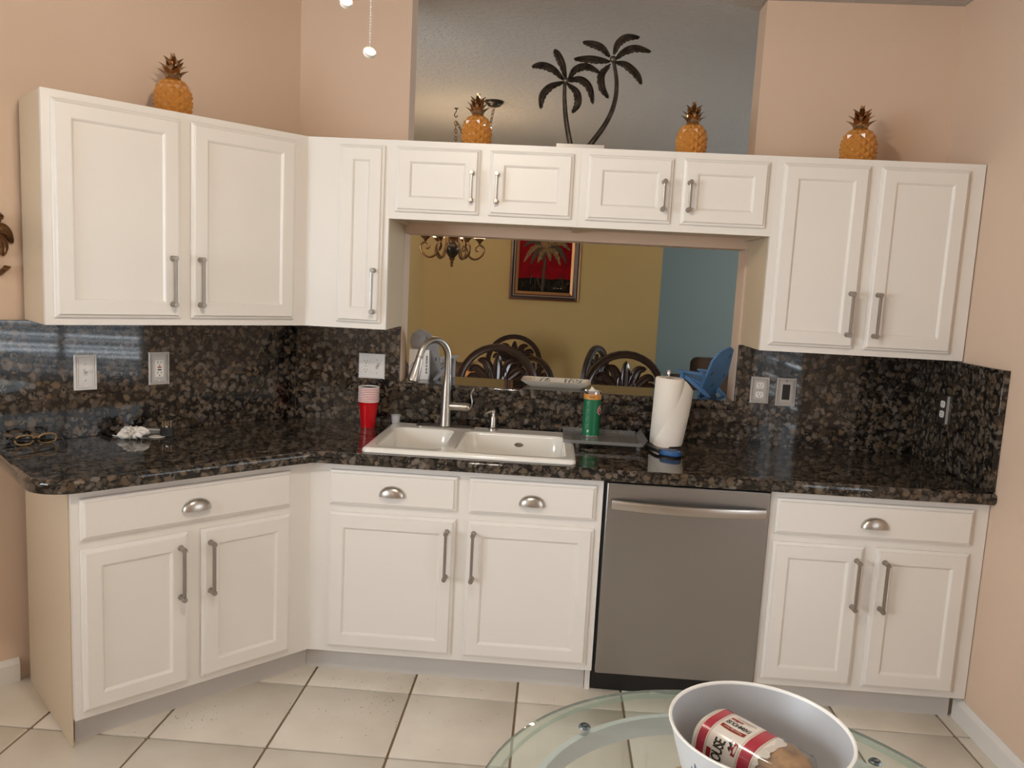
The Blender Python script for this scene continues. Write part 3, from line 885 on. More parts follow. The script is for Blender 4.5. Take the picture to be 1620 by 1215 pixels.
# red cup stack
def cup_profile(): return [(0.0, 0.004), (0.028, 0.004), (0.029, 0.0), (0.031, 0.0), (0.0335, 0.03), (0.041, 0.095), (0.0415, 0.102), (0.0455, 0.113), (0.0455, 0.117), (0.0435, 0.118), (0.0425, 0.116), (0.040, 0.103), (0.0315, 0.03), (0.0275, 0.008), (0.0, 0.008)]
cz = ZCT
bm_ = MB(); bm_.cur = 0
bm_.lathe([p for p in cup_profile()[:8]], 28); bm_.cur = 1; bm_.lathe(cup_profile()[7:], 28)
cup_me = bm_.mesh('party_cup'); cup_me.materials.append(MATS['red_plastic']); cup_me.materials.append(MATS['cup_inside'])
for p_, i_ in zip(cup_me.polygons, bm_.mi): p_.material_index = i_
ordn = ['bottom', 'second', 'third', 'fourth', 'fifth', 'sixth', 'seventh', 'eighth', 'topmost']
for k in range(9):
    o = link('party_cup', cup_me); o.location = (0.093, 0.500, cz + 0.0075*k)
    lab = {0: 'bottom red party cup of the stack beside the sink', 8: 'topmost red party cup of the stack beside the sink'}.get(k, 'red party cup with white rim, %s from the bottom of the stack' % ordn[k])
    tag(o, lab, 'cup', 'red party cups in the stack')
# small clear cup on the sink
b = MB().lathe([(0.0, 0.0), (0.017, 0.0), (0.0205, 0.034), (0.0225, 0.036), (0.0215, 0.037), (0.0195, 0.035), (0.016, 0.002), (0.0, 0.002)], 20)
o = b.build('medicine_cup', 'clear_plastic'); o.location = (0.209, 0.530, ZCT+RT)
tag(o, 'tiny clear plastic cup on the back left corner of the sink', 'cup')

# acrylic tray, green canister
o = thing('plastic_tray', 'clear grey plastic drip tray lying across the sink edge', 'tray', (1.105, 0.470, ZCT))
MB().box(-0.160, 0.158, -0.150, 0.105, 0.0195, 0.0235).build('floor_panel', 'smoke_acrylic', o, bevel=0.001)
MB().box(-0.160, 0.158, -0.155, -0.1505, 0.0195, 0.0330).build('wall', 'smoke_acrylic', o, bevel=0.001)
MB().box(-0.160, 0.158, 0.1055, 0.110, 0.0195, 0.0380).build('wall', 'smoke_acrylic', o, bevel=0.001)
MB().prism([(0.1585, 0.0195), (0.1630, 0.0195), (0.1830, 0.0480), (0.1790, 0.0480)], -0.155, 0.110, 'y').build('wall', 'smoke_acrylic', o)
for x, y in ((0.15, -0.13), (0.155, 0.095), (-0.10, 0.108), (-0.1, -0.145)):
    MB().lathe([(0.008, 0.0006), (0.008, 0.0193)], 10, (x, y, 0)).build('foot', 'smoke_acrylic', o)

o = thing('wipes_canister', 'green cylindrical canister with an orange band, wipe sticking out of the top', 'canister', (1.062, 0.470, ZCT+0.0238))
rr = 0.0375
MB().lathe([(0.0, 0.0), (rr-0.001, 0.0), (rr, 0.002), (rr, 0.007), (rr-0.001, 0.008)], 32).build('bottom_rim', 'chrome', o)
MB().lathe([(rr-0.0008, 0.008), (rr-0.0008, 0.162)], 32).build('body', 'wipes_green', o)
bd = MB().lathe([(rr-0.0008, 0.162), (rr-0.0002, 0.1622), (rr-0.0002, 0.184), (rr-0.001, 0.1842)], 32).build('band', 'wipes_orange', o)
MB().lathe([(rr-0.0012, 0.1842), (rr-0.0012, 0.190), (rr-0.0005, 0.1905), (rr-0.0005, 0.195), (rr-0.003, 0.1965), (rr-0.004, 0.193), (0.0, 0.193)], 32).build('top_rim', 'chrome', o)
w = MB()
for a in range(3):
    pass
pts = [(-0.022, -0.004, 0.1935), (0.024, -0.010, 0.1935), (0.020, 0.010, 0.1935), (-0.016, 0.012, 0.1935), (-0.010, -0.002, 0.205), (0.010, -0.003, 0.201), (0.006, 0.006, 0.199), (-0.008, 0.006, 0.208), (-0.007, 0.001, 0.216)]
w.add(pts, [(0,1,5,4), (1,2,6,5), (2,3,7,6), (3,0,4,7), (4,5,8), (5,6,8), (6,7,8), (7,4,8)])
w.build('wipe', 'tissue_white', o, ang=2)
def on_cyl(me_or_mb, r, ang0, z0):
    """wrap flat x,y art on a cylinder, x along the circumference"""
    for v in me_or_mb.vertices:
        a = ang0 + v.co.x/r
        v.co = Vector((r*math.cos(a), r*math.sin(a), z0 + v.co.y))
def disc_mesh(name, rx, ry, mat, n=24, rin=0.0):
    b = MB(); 
    vs = [(0, 0, 0)] + [(rx*math.cos(2*PI*i/n)*k, ry*math.sin(2*PI*i/n)*k, 0) for k in (0.34, 0.67, 1.0) for i in range(n)]
    fs = [(0, 1+i, 1+(i+1) % n) for i in range(n)]
    for k in range(2):
        fs += [(1+k*n+i, 1+(k+1)*n+i, 1+(k+1)*n+(i+1) % n, 1+k*n+(i+1) % n) for i in range(n)]
    b.add(vs, fs); me = b.mesh(name); me.materials.append(MATS[mat]); return me
A_LOGO = -0.42
for nm, rx, mt, rad in (('logo_ring', 0.021, 'logo_white', rr-0.0003), ('logo_disc', 0.0175, 'logo_red', rr-0.0001)):
    me = disc_mesh(nm, rx*0.9, rx, mt); on_cyl(me, rad, A_LOGO, 0.117); link(nm, me, o)
b = MB()
for x0_, y0_, x1_, y1_ in ((-0.009, -0.006, 0.009, -0.003), (-0.007, 0.0, 0.009, 0.003), (-0.009, 0.006, 0.007, 0.009)):
    n_ = 6
    b.add([(x0_+(x1_-x0_)*i/n_, yy, 0) for yy in (y0_, y1_) for i in range(n_+1)], [(i, i+1, n_+2+i, n_+1+i) for i in range(n_)])
me = b.mesh('logo_mark'); me.materials.append(MATS['logo_white']); on_cyl(me, rr+0.0001, A_LOGO, 0.117); link('logo_mark', me, o)
def dash_print(name, mat, rows, z0, a0, r, parent):
    b = MB(); rnd = random.Random(3)
    for (y, x0_, x1_, h) in rows:
        x = x0_
        while x < x1_:
            w_ = min(rnd.uniform(0.0012, 0.0035), x1_-x)
            b.add([(x, y, 0), (x+w_, y, 0), (x+w_, y+h, 0), (x, y+h, 0)], [(0, 1, 2, 3)])
            x += w_ + 0.0009
    me = b.mesh(name); me.materials.append(MATS[mat]); on_cyl(me, r, a0, z0); return link(name, me, parent)
dash_print('printed_lettering', 'wipes_ink', [(0.170, -0.012, 0.012, 0.006)], 0, -1.70, rr+0.0001, bd)
dash_print('printed_lettering', 'pale_print', [(0.150-0.008*i, -0.014 + (i % 3)*0.001, 0.002-(i % 4)*0.003, 0.0016) for i in range(15)], 0, -1.98, rr-0.0004, o)
me = disc_mesh('printed_seal', 0.005, 0.006, 'pale_print', 12); on_cyl(me, rr-0.0003, -1.95, 0.028); link('printed_seal', me, o)

# ------------------------------------------------------------------ paper towel
HX, HY = 1.372, 0.455
o = thing('towel_holder', 'chrome paper towel holder with a round wire base on the counter', 'holder', (HX, HY, ZCT))
MB().lathe([(0.0, 0.006), (0.050, 0.006), (0.066, 0.005), (0.072, 0.001), (0.074, 0.001), (0.074, 0.004), (0.066, 0.009), (0.0, 0.010)], 32).build('base', 'nickel_satin', o)
MB().lathe([(0.006, 0.009), (0.006, 0.308), (0.009, 0.310), (0.009, 0.322), (0.006, 0.328), (0.0, 0.329)], 14).build('post', 'chrome', o)
def towel():
    t = thing('paper_towel_roll', 'white paper towel roll with a loose sheet hanging off its right side', 'paper towel', (HX, HY, ZCT+0.014))
    sp = MB()
    R1, R0, H = 0.060, 0.021, 0.282
    sp.lathe([(R0, 0.0), (R1-0.004, 0.0), (R1, 0.004), (R1, H-0.006), (R1-0.003, H-0.001), (R1-0.006, H), (R0, H-0.002), (R0, 0.0)], 40)
    sp.build('roll', 'paper', t, ang=0.9)
    MB().lathe([(R0-0.0005, 0.002), (R0-0.0005, H-0.003), (R0-0.003, H-0.003), (R0-0.003, 0.002), (R0-0.0005, 0.002)], 24).build('core', 'wicker', t)
    # loose sheet: leaves the roll at the back right and swings round the front, lower edge hanging
    V = []; nu, nv = 22, 14
    for j in range(nv+1):
        v = j/nv                       # 0 bottom, 1 top
        for i in range(nu+1):
            u = i/nu
            # start angle on the roll (front) depends on height: the sheet peels diagonally
            a_start = -PI*0.50 - 0.95*(1-v)**1.2 + 1.25*v
            ang = a_start + u*(PI*0.27 - a_start)
            gap = 0.0015 + 0.044*math.sin(PI*u**(1.0+1.1*(1-v)))**1.3*(0.30+0.70*v)
            r_ = R1 + 0.0015 + gap*(u > 0)
            z = -0.012*(1-v)*math.cos(ang*0.8) + H*v*0.965 + 0.004 - 0.050*v*math.sin(PI*u)**1.5
            if v < 0.02: z -= 0.004*u
            V.append((r_*math.cos(ang), r_*math.sin(ang), max(z, 0.001) - (0.010 if v == 0 and i < 8 else 0)))
    F = [(j*(nu+1)+i, j*(nu+1)+i+1, (j+1)*(nu+1)+i+1, (j+1)*(nu+1)+i) for j in range(nv) for i in range(nu)]
    b = MB().add(V, F)
    s_ = b.build('loose_sheet', 'paper', t, ang=2)
    so = s_.modifiers.new('thickness', 'SOLIDIFY'); so.thickness = 0.0006
    t.rotation_euler = (0.0, math.radians(1.6), 0.0)
    return t
towel()

# dish brush
o = thing('dish_brush', 'dish scrubber with blue pad and black handle in front of the paper towel', 'brush', (1.375, 0.262, ZCT), -0.45)
b = MB().rings([[(x*1.0, y*1.0, 0.0075) for x, y in rrect(-0.042, 0.042, -0.030, 0.030, 0.029, 6)], [(x*1.04, y*1.04, 0.014) for x, y in rrect(-0.042, 0.042, -0.030, 0.030, 0.029, 6)], [(x*0.97, y*0.97, 0.024) for x, y in rrect(-0.042, 0.042, -0.030, 0.030, 0.029, 6)]])
b.build('pad', 'brush_blue', o)
MB().rings([[(x*0.96, y*0.96, 0.0008) for x, y in rrect(-0.045, 0.045, -0.033, 0.033, 0.030, 6)], [(x, y, 0.007) for x, y in rrect(-0.045, 0.045, -0.033, 0.033, 0.030, 6)]]).build('head', 'black_plastic', o)
MB().tube(bez([(-0.038, 0.004, 0.0085), (-0.065, 0.020, 0.012), (-0.105, 0.060, 0.010), (-0.135, 0.095, 0.0085)], 5), [0.0075]*16, 8).build('handle', 'black_plastic', o)

# ------------------------------------------------------------------ things on the left counter
def glasses():
    q_ = LP(0.790, 0.530)
    g_ = thing('eyeglasses', 'tan plastic eyeglasses with one dark arm folded, on the left counter', 'glasses', (q_.x, q_.y, ZCT), TH+PI+0.05)
    def rim(cx):
        pts = []
        for i in range(25):
            a = 2*PI*i/24
            pts.append((cx + 0.0285*math.copysign(abs(math.cos(a))**0.8, math.cos(a)), 0, 0.0235 + 0.0195*math.copysign(abs(math.sin(a))**0.85, math.sin(a))))
        return pts
    tilt = lambda p: Vector((p.x, p.y + (p.z-0.0035)*0.35, p.z*0.92))
    for s in (-1, 1):
        r = MB().tube(rim(s*0.036), 0.0033, 6, cap=False).xf(tilt).build('rim', 'tortoise', g_)
        MB().prism([(p[0], p[2]) for p in rim(s*0.036)[:-1]], -0.0006, 0.0006, 'y').xf(tilt).build('lens', 'lens_clear', g_)
    MB().tube(bez([(-0.010, 0, 0.028), (0, 0, 0.033), (0.010, 0, 0.028)], 5), 0.0030, 6).xf(tilt).build('bridge', 'tortoise', g_)
    # folded arm behind the lenses, open arm resting on the counter
    MB().tube(bez([(0.066, 0.012, 0.030), (0.070, 0.018, 0.030), (0.060, 0.024, 0.028), (0.0, 0.022, 0.024), (-0.055, 0.020, 0.018)], 5), 0.0042, 6, flat=0.6).build('temple', 'black_plastic', g_)
    MB().tube(bez([(-0.066, 0.012, 0.030), (-0.071, 0.018, 0.030), (-0.070, 0.060, 0.024), (-0.066, 0.105, 0.014), (-0.062, 0.125, 0.0045)], 5), 0.0040, 6, flat=0.6).build('temple', 'black_plastic', g_)
glasses()
b = MB().ellip((0, 0, 0.022), (0.046, 0.036, 0.021), 28, 18)
rn = random.Random(5)
ph = [(rn.uniform(0, 6), rn.uniform(3, 9), rn.uniform(3, 9), rn.uniform(3, 9)) for _ in range(7)]
def crump(p):
    q_ = Vector((p.x, p.y, p.z-0.022)); dd = q_.normalized() if q_.length > 1e-6 else Vector((0, 0, 1))
    k = 1 + 0.20*sum(math.sin(f1*dd.x*1.7+f2*dd.y*1.7+f3*dd.z+a) for a, f1, f2, f3 in ph[:5])/1.4
    q_ = q_*k
    return Vector((q_.x, q_.y, max(0.001, q_.z+0.022)))
o = b.xf(crump).build('crumpled_tissue', 'tissue_white', ang=0.2); o.location = (-0.680, -0.020, ZCT)
tag(o, 'crumpled white tissue on the left counter', 'tissue')
o = b = MB().lathe([(0.0, 0.0005), (0.028, 0.001), (0.030, 0.003), (0.028, 0.004), (0.0, 0.0032)], 20).build('cotton_pad', 'tissue_white'); o.location = (-0.612, 0.030, ZCT)
tag(o, 'flat white cotton pad beside the crumpled tissue', 'pad')
o = thing('plastic_case', 'small clear plastic case behind the crumpled tissue', 'case', (-0.668, 0.108, ZCT), 0.15)
MB().rings([[(x, y, 0.001) for x, y in rrect(-0.065, 0.065, -0.022, 0.022, 0.012, 4)], [(x, y, 0.014) for x, y in rrect(-0.067, 0.067, -0.024, 0.024, 0.012, 4)]]).build('lid', 'clear_plastic', o)
MB().tube(bez([(-0.066, -0.023, 0.0165), (0, -0.026, 0.0165), (0.066, -0.023, 0.0165), (0.068, 0.0, 0.0165), (0.066, 0.023, 0.0165)], 6), 0.0022, 6).build('rim', 'plate_white', o)
o = thing('travel_plug', 'black plug adapter with metal prongs standing on the left counter', 'plug', (-0.588, 0.060, ZCT), 0.7)
MB().prism([(x, y) for x, y in rrect(-0.022, 0.022, -0.018, 0.018, 0.006, 3)], 0.0008, 0.034, 'z').build('body', 'black_plastic', o, bevel=0.004)
MB().lathe([(0.006, 0.034), (0.006, 0.042), (0.0, 0.0425)], 12, (0, -0.003, 0)).build('pin', 'chrome', o)
for i in range(4):
    MB().box(-0.0165+i*0.0098, -0.0125+i*0.0098, -0.001, 0.001, 0.030, 0.060).build('prong', 'frame_tan', o)
o = thing('earbud', 'small dark earbud left of the crumpled tissue', 'earbud', (-0.778, 0.005, ZCT))
MB().ellip((0, 0, 0.0065), (0.013, 0.011, 0.006), 14, 8).build('bud', 'black_plastic', o)
MB().tube([(0.010, -0.006, 0.004), (0.022, -0.010, 0.0028), (0.030, -0.008, 0.0028)], 0.002, 6).build('stem', 'plate_white', o)

# ------------------------------------------------------------------ wall plates
def plate_frame(p, w, h, mat, steps=True):
    R = lambda i, y: ring_rect(-w/2, w/2, -h/2, h/2, i, y)
    if steps:
        L_ = [R(0, 0), R(0, -0.0055), R(0.002, -0.0075), R(0.006, -0.0075), R(0.0070, -0.0025), R(0.0092, -0.0025), R(0.0100, -0.0074), R(0.0130, -0.0074), R(0.0138, -0.0040), R(0.0152, -0.0040), R(0.0160, -0.0060)]
    else:
        L_ = [R(0, 0), R(0, -0.003), R(0.004, -0.006)]
    MB().rings(L_, True, True).build('cover_plate', mat, p, ang=0.3)
def receptacle(p, cx, cz, y, mat='device_white'):
    pts = []
    for i in range(24):
        a = 2*PI*i/24; pts.append((cx + max(-0.0165, min(0.0165, 0.0185*math.cos(a))), cz + max(-0.0135, min(0.0135, 0.0165*math.sin(a)))))
    r = MB().prism(pts, y-0.0022, y+0.002, 'y').build('receptacle', mat, p)
    s_ = MB()
    for sx, hh in ((-0.0065, 0.0085), (0.0065, 0.007)):
        s_.box(cx+sx-0.001, cx+sx+0.001, y-0.0026, y-0.002, cz+0.004-hh/2, cz+0.004+hh/2)
    s_.lathe([(0.0024, -0.0026), (0.0024, -0.002)], 10, (cx, y, cz-0.0065), 'y')
    s_.build('slot', 'slot_dark', r)
def screw(p, x, z, y, mat='nickel'):
    MB().lathe([(0.003, 0.0005), (0.003, -0.0008), (0.0018, -0.0014), (0, -0.0014)], 10, (x, y, z), 'y').build('screw', mat, p)
def toggle(p, cx, cz, y, mat='device_white'):
    MB().box(cx-0.0058, cx+0.0058, y-0.0008, y+0.001, cz-0.0125, cz+0.0125).build('toggle_slot', 'plate_pewter', p)
    MB().prism([(y-0.001, cz-0.005), (y-0.001, cz+0.008), (y-0.016, cz+0.014), (y-0.016, cz+0.006)], cx-0.0042, cx+0.0042, 'x').build('toggle', mat, p)
fl = lambda s_, z: (LC - ln*0.0232 + ld*((LP(s_, 0.6)-LC).dot(ld)))
def on_left(s_, z): q_ = fl(s_, z); return (q_.x, q_.y, z)
ANG_L = math.atan2(-ld.y, -ld.x)
o = thing('light_switch', 'white framed toggle light switch plate on the left backsplash', 'switch', on_left(0.612, 1.1385), ANG_L)
plate_frame(o, 0.078, 0.133, 'plate_white'); toggle(o, 0, 0, -0.006); screw(o, 0, 0.030, -0.006); screw(o, 0, -0.030, -0.006)
o = thing('wall_outlet', 'framed outlet plate with a small red button on the left backsplash', 'outlet', on_left(0.343, 1.1425), ANG_L)
plate_frame(o, 0.080, 0.130, 'plate_pewter')
gf = MB().box(-0.0165, 0.0165, -0.0085, -0.004, -0.0335, 0.0335).build('receptacle', 'device_white', o, bevel=0.001)
for cz_ in (0.021, -0.020):
    s_ = MB()
    for sx, hh in ((-0.0065, 0.0085), (0.0065, 0.007)): s_.box(sx-0.001, sx+0.001, -0.0090, -0.0083, cz_+0.003-hh/2, cz_+0.003+hh/2)
    s_.lathe([(0.0024, -0.0090), (0.0024, -0.0083)], 10, (0, 0, cz_-0.008), 'y'); s_.build('slot', 'slot_dark', gf)
MB().box(-0.007, 0.007, -0.0098, -0.008, 0.0025, 0.0075).build('button', 'red_button', gf)
MB().box(-0.007, 0.007, -0.0098, -0.008, -0.0075, -0.0025).build('button', 'black_plastic', gf)
screw(o, 0, 0.050, -0.0065); screw(o, 0, -0.050, -0.0065, 'device_white')
o = thing('wall_outlet', 'wide white plate with outlet and switch between red cups and narrow cabinet', 'outlet', (0.0745, BF-0.0003, 1.1475))
plate_frame(o, 0.118, 0.112, 'plate_white', False)
receptacle(o, -0.026, 0.020, -0.006); receptacle(o, -0.026, -0.020, -0.006); screw(o, -0.026, 0, -0.006); toggle(o, 0.024, 0, -0.006); screw(o, 0.024, 0.030, -0.006); screw(o, 0.024, -0.030, -0.006)
o = thing('wall_outlet', 'pewter framed double outlet right of the pass-through', 'outlet', (1.795, BF-0.0003, 1.1395))
plate_frame(o, 0.080, 0.116, 'plate_pewter'); receptacle(o, 0, 0.020, -0.006); receptacle(o, 0, -0.020, -0.006); screw(o, 0, 0, -0.0062)
o = thing('light_switch', 'pewter framed rocker switch with black insert right of the pass-through', 'switch', (1.908, BF-0.0003, 1.137))
plate_frame(o, 0.084, 0.124, 'plate_pewter')
MB().prism([(x, z) for x, z in rrect(-0.0225, 0.0225, -0.043, 0.043, 0.003, 2)], -0.0075, -0.005, 'y').build('insert_frame', 'plate_pewter', o)
MB().box(-0.0165, 0.0165, -0.0088, -0.007, -0.0335, 0.0335).build('rocker', 'black_plastic', o, bevel=0.001)
screw(o, 0, 0.049, -0.0065, 'black_plastic'); screw(o, 0, -0.049, -0.0065)
o = thing('wall_outlet', 'dark outlet plate with white sockets on the right side backsplash', 'outlet', (WX-0.0238, 0.366, 1.134), -PI/2)
plate_frame(o, 0.078, 0.112, 'plate_bronze', False); receptacle(o, 0, 0.020, -0.006); receptacle(o, 0, -0.020, -0.006); screw(o, 0, 0, -0.006)
MB().box(0.034, 0.0395, -0.0085, -0.0005, -0.056, 0.056).build('plate_edge', 'plate_pewter', o)

# ------------------------------------------------------------------ pineapples
def pine_body_mesh(R=0.060, H=0.140):
    b = MB()
    def rad(t): return R*max(0.0, (0.80 + 0.55*math.sin(PI*(t*0.86+0.10)) - 0.34))**1.0
    def rad2(t):
        z = (t-0.42)/0.60
        return R*math.sqrt(max(0.05, 1-abs(z)**2.6))
    nl, nr = 11, 9          # diamonds
    V = []; F = []
    rows = []
    for j in range(nr+1):
        t = j/nr
        off = 0.5*(j % 2)
        row = []
        for i in range(nl):
            a = 2*PI*(i+off)/nl
            r = rad2(t)*0.94
            row.append(len(V)); V.append((r*math.cos(a), r*math.sin(a), H*t))
        rows.append(row)
    # each diamond: bottom vertex row j-1, sides row j, top row j+1, with a raised centre
    for j in range(1, nr):
        for i in range(nl):
            if j % 2 == 1:
                l, r_ = rows[j][i-1], rows[j][i]; bot, top = rows[j-1][i], rows[j+1][i]
                a = 2*PI*i/nl
            else:
                l, r_ = rows[j][i], rows[j][(i+1) % nl]; bot, top = rows[j-1][i], rows[j+1][i]
                a = 2*PI*(i+0.5)/nl
            t = j/nr; rr_ = rad2(t)*1.085
            c_ = len(V); V.append((rr_*math.cos(a), rr_*math.sin(a), H*t+0.001))
            F += [(bot, r_, c_), (r_, top, c_), (top, l, c_), (l, bot, c_)]
    # edge triangles
    for i in range(nl):
        F.append((rows[0][i], rows[0][(i+1) % nl], rows[1][i]))
        k = nr
        if k % 2 == 1: F.append((rows[k][i], rows[k][i-1], rows[k-1][i]))
        else: F.append((rows[k][i], rows[k][(i+1) % nl], rows[k-1][i]))
    F.append(tuple(rows[0][::-1])); F.append(tuple(rows[-1]))
    b.add(V, F)
    me = b.mesh('body', 0.12); me.materials.append(MATS['pine_orange']); return me
def leaf_mesh(L, W, curl, mat='pine_gold'):
    V = []; F = []; n = 6
    for i in range(n+1):
        t = i/n
        w = W*(0.75+0.5*t)*(1-t**2.2) if t < 1 else 0.0008
        x = curl*L*t**1.8; z = L*t*(1-0.16*curl*t)
        for k, (yy, dx) in enumerate(((-1, -0.62), (0, 0.10), (1, -0.62))):
            V.append((x + dx*w*0.9, yy*w, z))
    for i in range(n):
        for k in range(2):
            a = i*3+k; F.append((a, a+1, a+4, a+3))
    m = len(V)
    V += [(x-0.0022, y*0.92, z) for x, y, z in V]
    F += [tuple(m+j for j in f[::-1]) for f in F]
    for i in range(n):
        for k in (0, 2):
            a, c_ = i*3+k, (i+1)*3+k
            F.append((a, c_, c_+m, a+m))
    F.append((0, 1, 1+m, m)); F.append((1, 2, 2+m, 1+m))
    b = MB().add(V, F); me = b.mesh('leaf', 0.9); me.materials.append(MATS[mat]); return me
PB = pine_body_mesh()
LV = [leaf_mesh(0.036, 0.0185, 0.80), leaf_mesh(0.042, 0.0175, 0.66), leaf_mesh(0.044, 0.0160, 0.46), leaf_mesh(0.036, 0.0135, 0.12)]
def pineapple():
    t = thing('pineapple_ornament', 'x', 'ornament')
    link('body', PB, t)
    MB().lathe([(0.026, 0.138), (0.024, 0.146), (0.018, 0.172), (0.008, 0.196), (0.0, 0.197)], 12).build('crown_core', 'pine_gold', t)
    for ring, (n, r, z, k) in enumerate(((6, 0.022, 0.138, 0), (5, 0.019, 0.154, 1), (5, 0.013, 0.170, 2), (3, 0.004, 0.190, 3))):
        for i in range(n):
            a = 2*PI*(i + 0.5*(ring % 2))/n
            o = link('leaf', LV[k], t); o.location = (r*math.cos(a), r*math.sin(a), z); o.rotation_euler = (0, 0, a)
    return t
P1 = U0 + LP(0.468, 0.150)
spots = [((P1.x, P1.y), 0.3, 1.08, 'orange ceramic pineapple with gold crown on the angled left cabinet'),
         ((0.520, YU+0.150), 1.0, 1.0, 'orange ceramic pineapple in front of the hanging chain'),
         ((1.392, YU+0.150), 2.1, 1.0, 'orange ceramic pineapple right of the metal palm sculpture'),
         ((2.052, YU+0.145), 0.7, 1.12, 'orange ceramic pineapple on the far right cabinet')]
first = pineapple()
for i, (xy, rz, sc, lab) in enumerate(spots):
    t = first if i == 0 else copy_tree(first)
    t.location = (xy[0], xy[1], ZUT+0.001); t.rotation_euler = (0, 0, rz); t.scale = (sc, sc, min(sc, 1.04)*0.985)
    tag(t, lab, 'ornament', 'pineapple ornaments on top of the cabinets')

# ------------------------------------------------------------------ metal palm sculpture
fr = [[(0.865, 2.374), (0.816, 2.412), (0.769, 2.426), (0.73, 2.421)], [(0.871, 2.383), (0.854, 2.431), (0.833, 2.47), (0.818, 2.491)],
      [(0.883, 2.379), (0.908, 2.415), (0.954, 2.428), (1.009, 2.408)], [(0.878, 2.372), (0.929, 2.376), (0.968, 2.346), (0.988, 2.284)],
      [(0.879, 2.361), (0.918, 2.326), (0.926, 2.282), (0.905, 2.246)], [(0.863, 2.367), (0.811, 2.345), (0.78, 2.308), (0.776, 2.258)],
      [(1.044, 2.449), (0.998, 2.451), (0.952, 2.454), (0.898, 2.454)], [(1.043, 2.468), (1.009, 2.498), (0.971, 2.512), (0.93, 2.521)],
      [(1.058, 2.478), (1.072, 2.518), (1.106, 2.543), (1.157, 2.547)], [(1.066, 2.46), (1.101, 2.488), (1.146, 2.501), (1.205, 2.492)],
      [(1.067, 2.449), (1.109, 2.436), (1.153, 2.402), (1.177, 2.366)], [(1.049, 2.44), (1.015, 2.397), (1.019, 2.348), (1.048, 2.308)]]
SPY = 0.46
PZ = ZUT+0.001
sc_t = thing('palm_sculpture', 'dark bronze metal sculpture of two crossing palm trees on the cabinets', 'sculpture', (0.945, SPY, PZ))
ox, oz = 0.945, PZ
MB().box(-0.098, 0.098, -0.035, 0.035, 0.0, 0.034).build('base', 'plate_pewter', sc_t, bevel=0.002)
def frond(parent, pts, W=0.0105, flip=1, yoff=0.0, mats=('bronze_dark', 'bronze_edge'), teeth=7):
    path = bez([(p[0], 0, p[1]) for p in pts], 8)
    n = len(path); tm_ = (path[n//2+1]-path[n//2-1]); sg_ = 1 if tm_.x > 0 else -1
    L_ = []
    for i, p in enumerate(path):
        t = i/(n-1)
        tg = (path[min(i+1, n-1)] - path[max(i-1, 0)]).normalized()
        nn_ = Vector((-tg.z, 0, tg.x))
        nn_ = nn_*sg_*flip                 # outer (upper) side
        w = W*(0.28 + 1.1*math.sin(PI*min(1, t*0.93+0.03))**0.8)*(1 if t < 0.97 else 0.3)
        wl = w*(0.95 + 0.35*((t*teeth) % 1.0))
        yo = yoff - 0.010*math.sin(PI*t)
        L_.append([p + nn_*w + Vector((0, yo+0.003, 0)), p + nn_*w*0.35 + Vector((0, yo-0.004, 0)), p + Vector((0, yo+0.0005, 0)), p - nn_*wl*0.5 + Vector((0, yo-0.003, 0)), p - nn_*wl + Vector((0, yo+0.003, 0)),
                   p - nn_*wl*0.9 + Vector((0, yo+0.006, 0)), p + nn_*w*0.9 + Vector((0, yo+0.006, 0))])
    return MB().rings(L_).build('frond', mats[0], parent, ang=0.5)
for k, f_ in enumerate(fr):
    frond(sc_t, [(a-ox, b_-oz) for a, b_ in f_], yoff=(-0.006 if k >= 6 else 0.004)+0.002*(k % 3))
for pts, r0, r1, yo in (([(0.868, 2.372), (0.871, 2.298), (0.884, 2.208), (0.912, 2.092)], 0.0070, 0.0115, 0.008), ([(1.058, 2.455), (1.076, 2.368), (1.072, 2.288), (1.042, 2.206), (0.965, 2.092)], 0.0070, 0.0120, -0.006)):
    pth = [(p.x-ox, yo, p.z-oz) for p in bez([(a, 0, b_) for a, b_ in pts], 8)]
    n = len(pth)
    MB().tube(pth, [r0+(r1-r0)*i/(n-1) for i in range(n)], 10).build('trunk', 'bronze_dark', sc_t)
MB().ellip((0.872-ox, 0.004, 2.371-oz), (0.013, 0.011, 0.013), 12, 8).build('crown_hub', 'bronze_edge', sc_t)
MB().ellip((1.056-ox, -0.008, 2.457-oz), (0.014, 0.011, 0.014), 12, 8).build('crown_hub', 'bronze_edge', sc_t)

# wall ornament at the left edge of the view
wo = thing('wall_ornament', 'small bronze metal palm ornament on the wall left of the cabinets', 'ornament', tuple(LC - ln*0.001 + ld*((LP(0.905, 0.6)-LC).dot(ld)) + Vector((0, 0, 1.40))), ANG_L)
def mini(parent, pts): frond(parent, pts, W=0.012, yoff=-0.012, mats=('iron_bronze', 'iron_bronze'), teeth=4)
for pts in ([(0.0, 0.21), (0.03, 0.245), (0.055, 0.235), (0.075, 0.195)], [(0.0, 0.21), (0.03, 0.215), (0.045, 0.185), (0.045, 0.150)], [(0, 0.21), (-0.03, 0.245), (-0.06, 0.23), (-0.08, 0.19)], [(0, 0.21), (-0.02, 0.2), (-0.04, 0.17), (-0.045, 0.14)], [(0.0, 0.21), (0.01, 0.25), (0.03, 0.28), (0.05, 0.285)]):
    mini(wo, pts)
MB().tube(bez([(0, -0.012, 0.21), (-0.01, -0.012, 0.14), (0.012, -0.014, 0.085), (0.050, -0.016, 0.108), (0.054, -0.016, 0.118)], 6), [0.008]*20+[0.010, 0.012, 0.012, 0.010, 0.006], 8).build('trunk', 'iron_bronze', wo)
MB().box(-0.012, 0.012, -0.008, 0.0, 0.19, 0.23).build('bracket', 'iron_bronze', wo)

